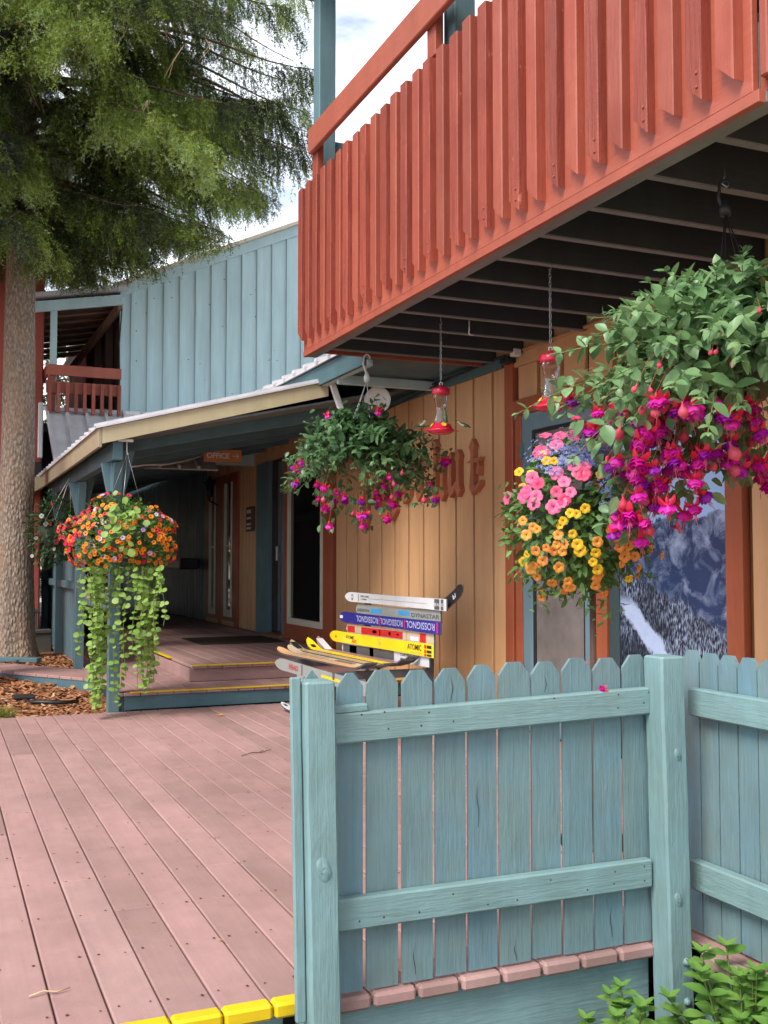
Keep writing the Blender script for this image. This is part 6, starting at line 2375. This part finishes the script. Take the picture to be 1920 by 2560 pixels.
# ================================================================== HUMMINGBIRD FEEDERS
def feeder(label, top, cap_z, base_z, seed):
    x, y, zt = top
    root = thing('hummingbird_feeder', label, 'bird feeder', (x, y, base_z), 'red glass hummingbird feeders')
    H = cap_z - base_z                    # cap top to base bottom
    ch = MB()
    z = zt - .03
    k = 0
    ll = .026
    while z > cap_z + .03:
        a = (k % 2) * math.pi / 2 + .4
        e = Vector((math.cos(a), math.sin(a), 0))
        c = Vector((x, y, z - ll / 2))
        pts = [c + e * (.0062 * math.cos(q)) + Vector((0, 0, (ll / 2 + .002) * math.sin(q))) for q in [i * math.pi / 5 for i in range(11)]]
        ch.tube(pts, .0019, 4, 0, False)
        z -= ll * .80
        k += 1
    ch.build('chain', 'chain', root)
    MB().tube([(x, y, zt + .03), (x, y, zt - .01), (x + .008, y, zt - .025), (x, y, zt - .04), (x - .008, y, zt - .028)], .0025, 5).build('hook', 'chain', root)
    r = .052
    c = Vector((x, y, base_z))
    MB().lathe([(r * .96, H * .76), (r * 1.06, H * .77), (r * 1.08, H * .80), (r * 1.08, H * .87), (r * .95, H * .885), (r * .3, H * .905), (r * .26, H * .94), (r * .14, H * .96), (0, H * .96)], c, 22).build('cap', 'feeder_red', root)
    ring = [c + Vector((0, 0, H * .98)) + CAMR * (.009 * math.cos(a)) + Vector((0, 0, .010 * math.sin(a))) for a in [i * math.pi / 6 for i in range(13)]]
    MB().tube(ring, .003, 5, 0, False).build('loop', 'white', root)
    prof = [(r * .98, H * .765), (r * .94, H * .70), (r * .74, H * .60), (r * .62, H * .50), (r * .62, H * .44), (r * .72, H * .34), (r * .86, H * .24), (r * .90, H * .19)]
    MB().lathe(prof + [(a * .95, b) for a, b in prof[::-1]], c, 24).build('bottle', 'glass', root)
    MB().lathe([(r * .82, H * .20), (r * .80, H * .24), (r * .67, H * .34), (r * .57, H * .44), (r * .57, H * .50), (0, H * .502)], c, 20).build('nectar', 'nectar', root)
    MB().lathe([(0, .0), (r * 1.1, .002), (r * 1.55, H * .045), (r * 1.62, H * .07), (r * 1.5, H * .085), (r * 1.15, H * .13), (r * 1.02, H * .185), (r * .93, H * .20), (0, H * .20)], c, 26).build('base', 'feeder_red', root)
    # perches and yellow flower ports
    for k in range(4):
        a = R(23.25) * -1 + k * math.pi / 2 + .25
        e = Vector((math.cos(a), math.sin(a), 0))
        s = Vector((-e.y, e.x, 0))
        pt = c + Vector((0, 0, H * .065))
        MB().beam(pt + e * r * 1.5, pt + e * r * 2.25, .011, .007, .002).build('perch', 'feeder_red', root)
        pc = c + e * (r * 1.18) + Vector((0, 0, H * .17))
        nrm = (e + Vector((0, 0, .7))).normalized()
        fm = MB()
        q = basis(s, nrm, pc, .017)
        tmp = disc_flower(6, 1, .25, .2, .1)
        fm.add([q @ Vector(p) for p in tmp.v], tmp.f)
        fm.build('flower_port', 'feeder_yellow', root)
    return root, c, H, r


f1 = feeder('hummingbird feeder with tiny birds on it, beside the round fuchsia', (2.87, 5.78, 2.715), 2.315, 1.994, 1)
f2 = feeder('hummingbird feeder on the long chain above the petunia basket', (2.84, 4.47, 2.715), 2.282, 1.958, 2)


def bird(label, pos, heading, pitch, seed):
    """perched hummingbird, one continuous body with bill, wings folded along the back"""
    m = MB()
    prof = [(-.050, .004, .0), (-.036, .007, .002), (-.022, .010, .004), (-.008, .0125, .004), (.006, .012, .003), (.016, .0088, .004), (.022, .0078, .007), (.029, .0088, .011), (.035, .0075, .012), (.040, .0035, .0115), (.046, .0014, .0112), (.062, .0007, .0125)]
    vs, fs = [], []
    sg_ = 10
    for (u_, r, h) in prof:
        for k in range(sg_):
            a = 2 * math.pi * k / sg_
            vs.append((u_, r * math.cos(a) * (1.0 if u_ > -.03 else 1.3), h + r * math.sin(a) * (1.0 if u_ > -.03 else .5)))
    n = len(prof)
    mi = []
    for j in range(n - 1):
        for k in range(sg_):
            fs.append((j * sg_ + k, j * sg_ + (k + 1) % sg_, (j + 1) * sg_ + (k + 1) % sg_, (j + 1) * sg_ + k))
            a = (k + .5) / sg_
            mi.append(2 if j >= 9 else (1 if a > .5 and 2 < j < 9 else 0))
    fs += [list(range(sg_))[::-1], [(n - 1) * sg_ + k for k in range(sg_)]]
    mi += [0, 2]
    m.add(vs, fs, 0, True)
    m.mi = mi
    for s in (-1, 1):
        b = len(m.v)
        m.add([(.012, s * .0125, .008), (-.020, s * .0145, .010), (-.058, s * .007, .003), (-.030, s * .006, .013)], [(0, 1, 3), (1, 2, 3)], 2)
    for s in (-1, 1):
        m.lathe([(.0014, 0), (.001, .0012), (0, .0015)], (.031, s * .0085, .0135), 6, 2, (0, s, .2))
    m.tube([(-.002, .004, -.006), (.0, .004, -.014)], .001, 4, 2)
    m.tube([(-.002, -.004, -.006), (.0, -.004, -.014)], .001, 4, 2)
    q = Matrix.Translation(pos) @ Matrix.Rotation(heading, 4, 'Z') @ Matrix.Rotation(-pitch, 4, 'Y')
    m.v = [tuple(q @ Vector(p)) for p in m.v]
    o = m.build('hummingbird', ['bird_back', 'bird_belly', 'bird_dark'], None, tuple(pos))
    return tag(o, label, 'bird', 'hummingbirds at the feeder')


M['bird_back'] = plain('bird_green_back', (.06, .12, .035), .35, .25, 60, .5)
M['bird_belly'] = plain('bird_pale_belly', (.55, .50, .40), .6, .15, 60)
M['bird_dark'] = plain('bird_dark_wing', (.03, .03, .03), .5, .2, 60)
_, c, H, r = f1
hr = math.atan2(CAMR.y, CAMR.x)
bird('hummingbird perched at the wall side rim of the feeder, tail out', c + CAMR * .135 + Vector((0, 0, .055)), hr + math.pi, .35, 1)
bird('hummingbird at the fuchsia side rim of the feeder', c - CAMR * .125 + CAMD * .02 + Vector((0, 0, .055)), hr, .45, 2)
bird('green backed hummingbird against the glass bottle of the feeder', c + CAMD * .10 + CAMR * .02 + Vector((0, 0, .095)), hr + math.pi / 2, 1.0, 3)
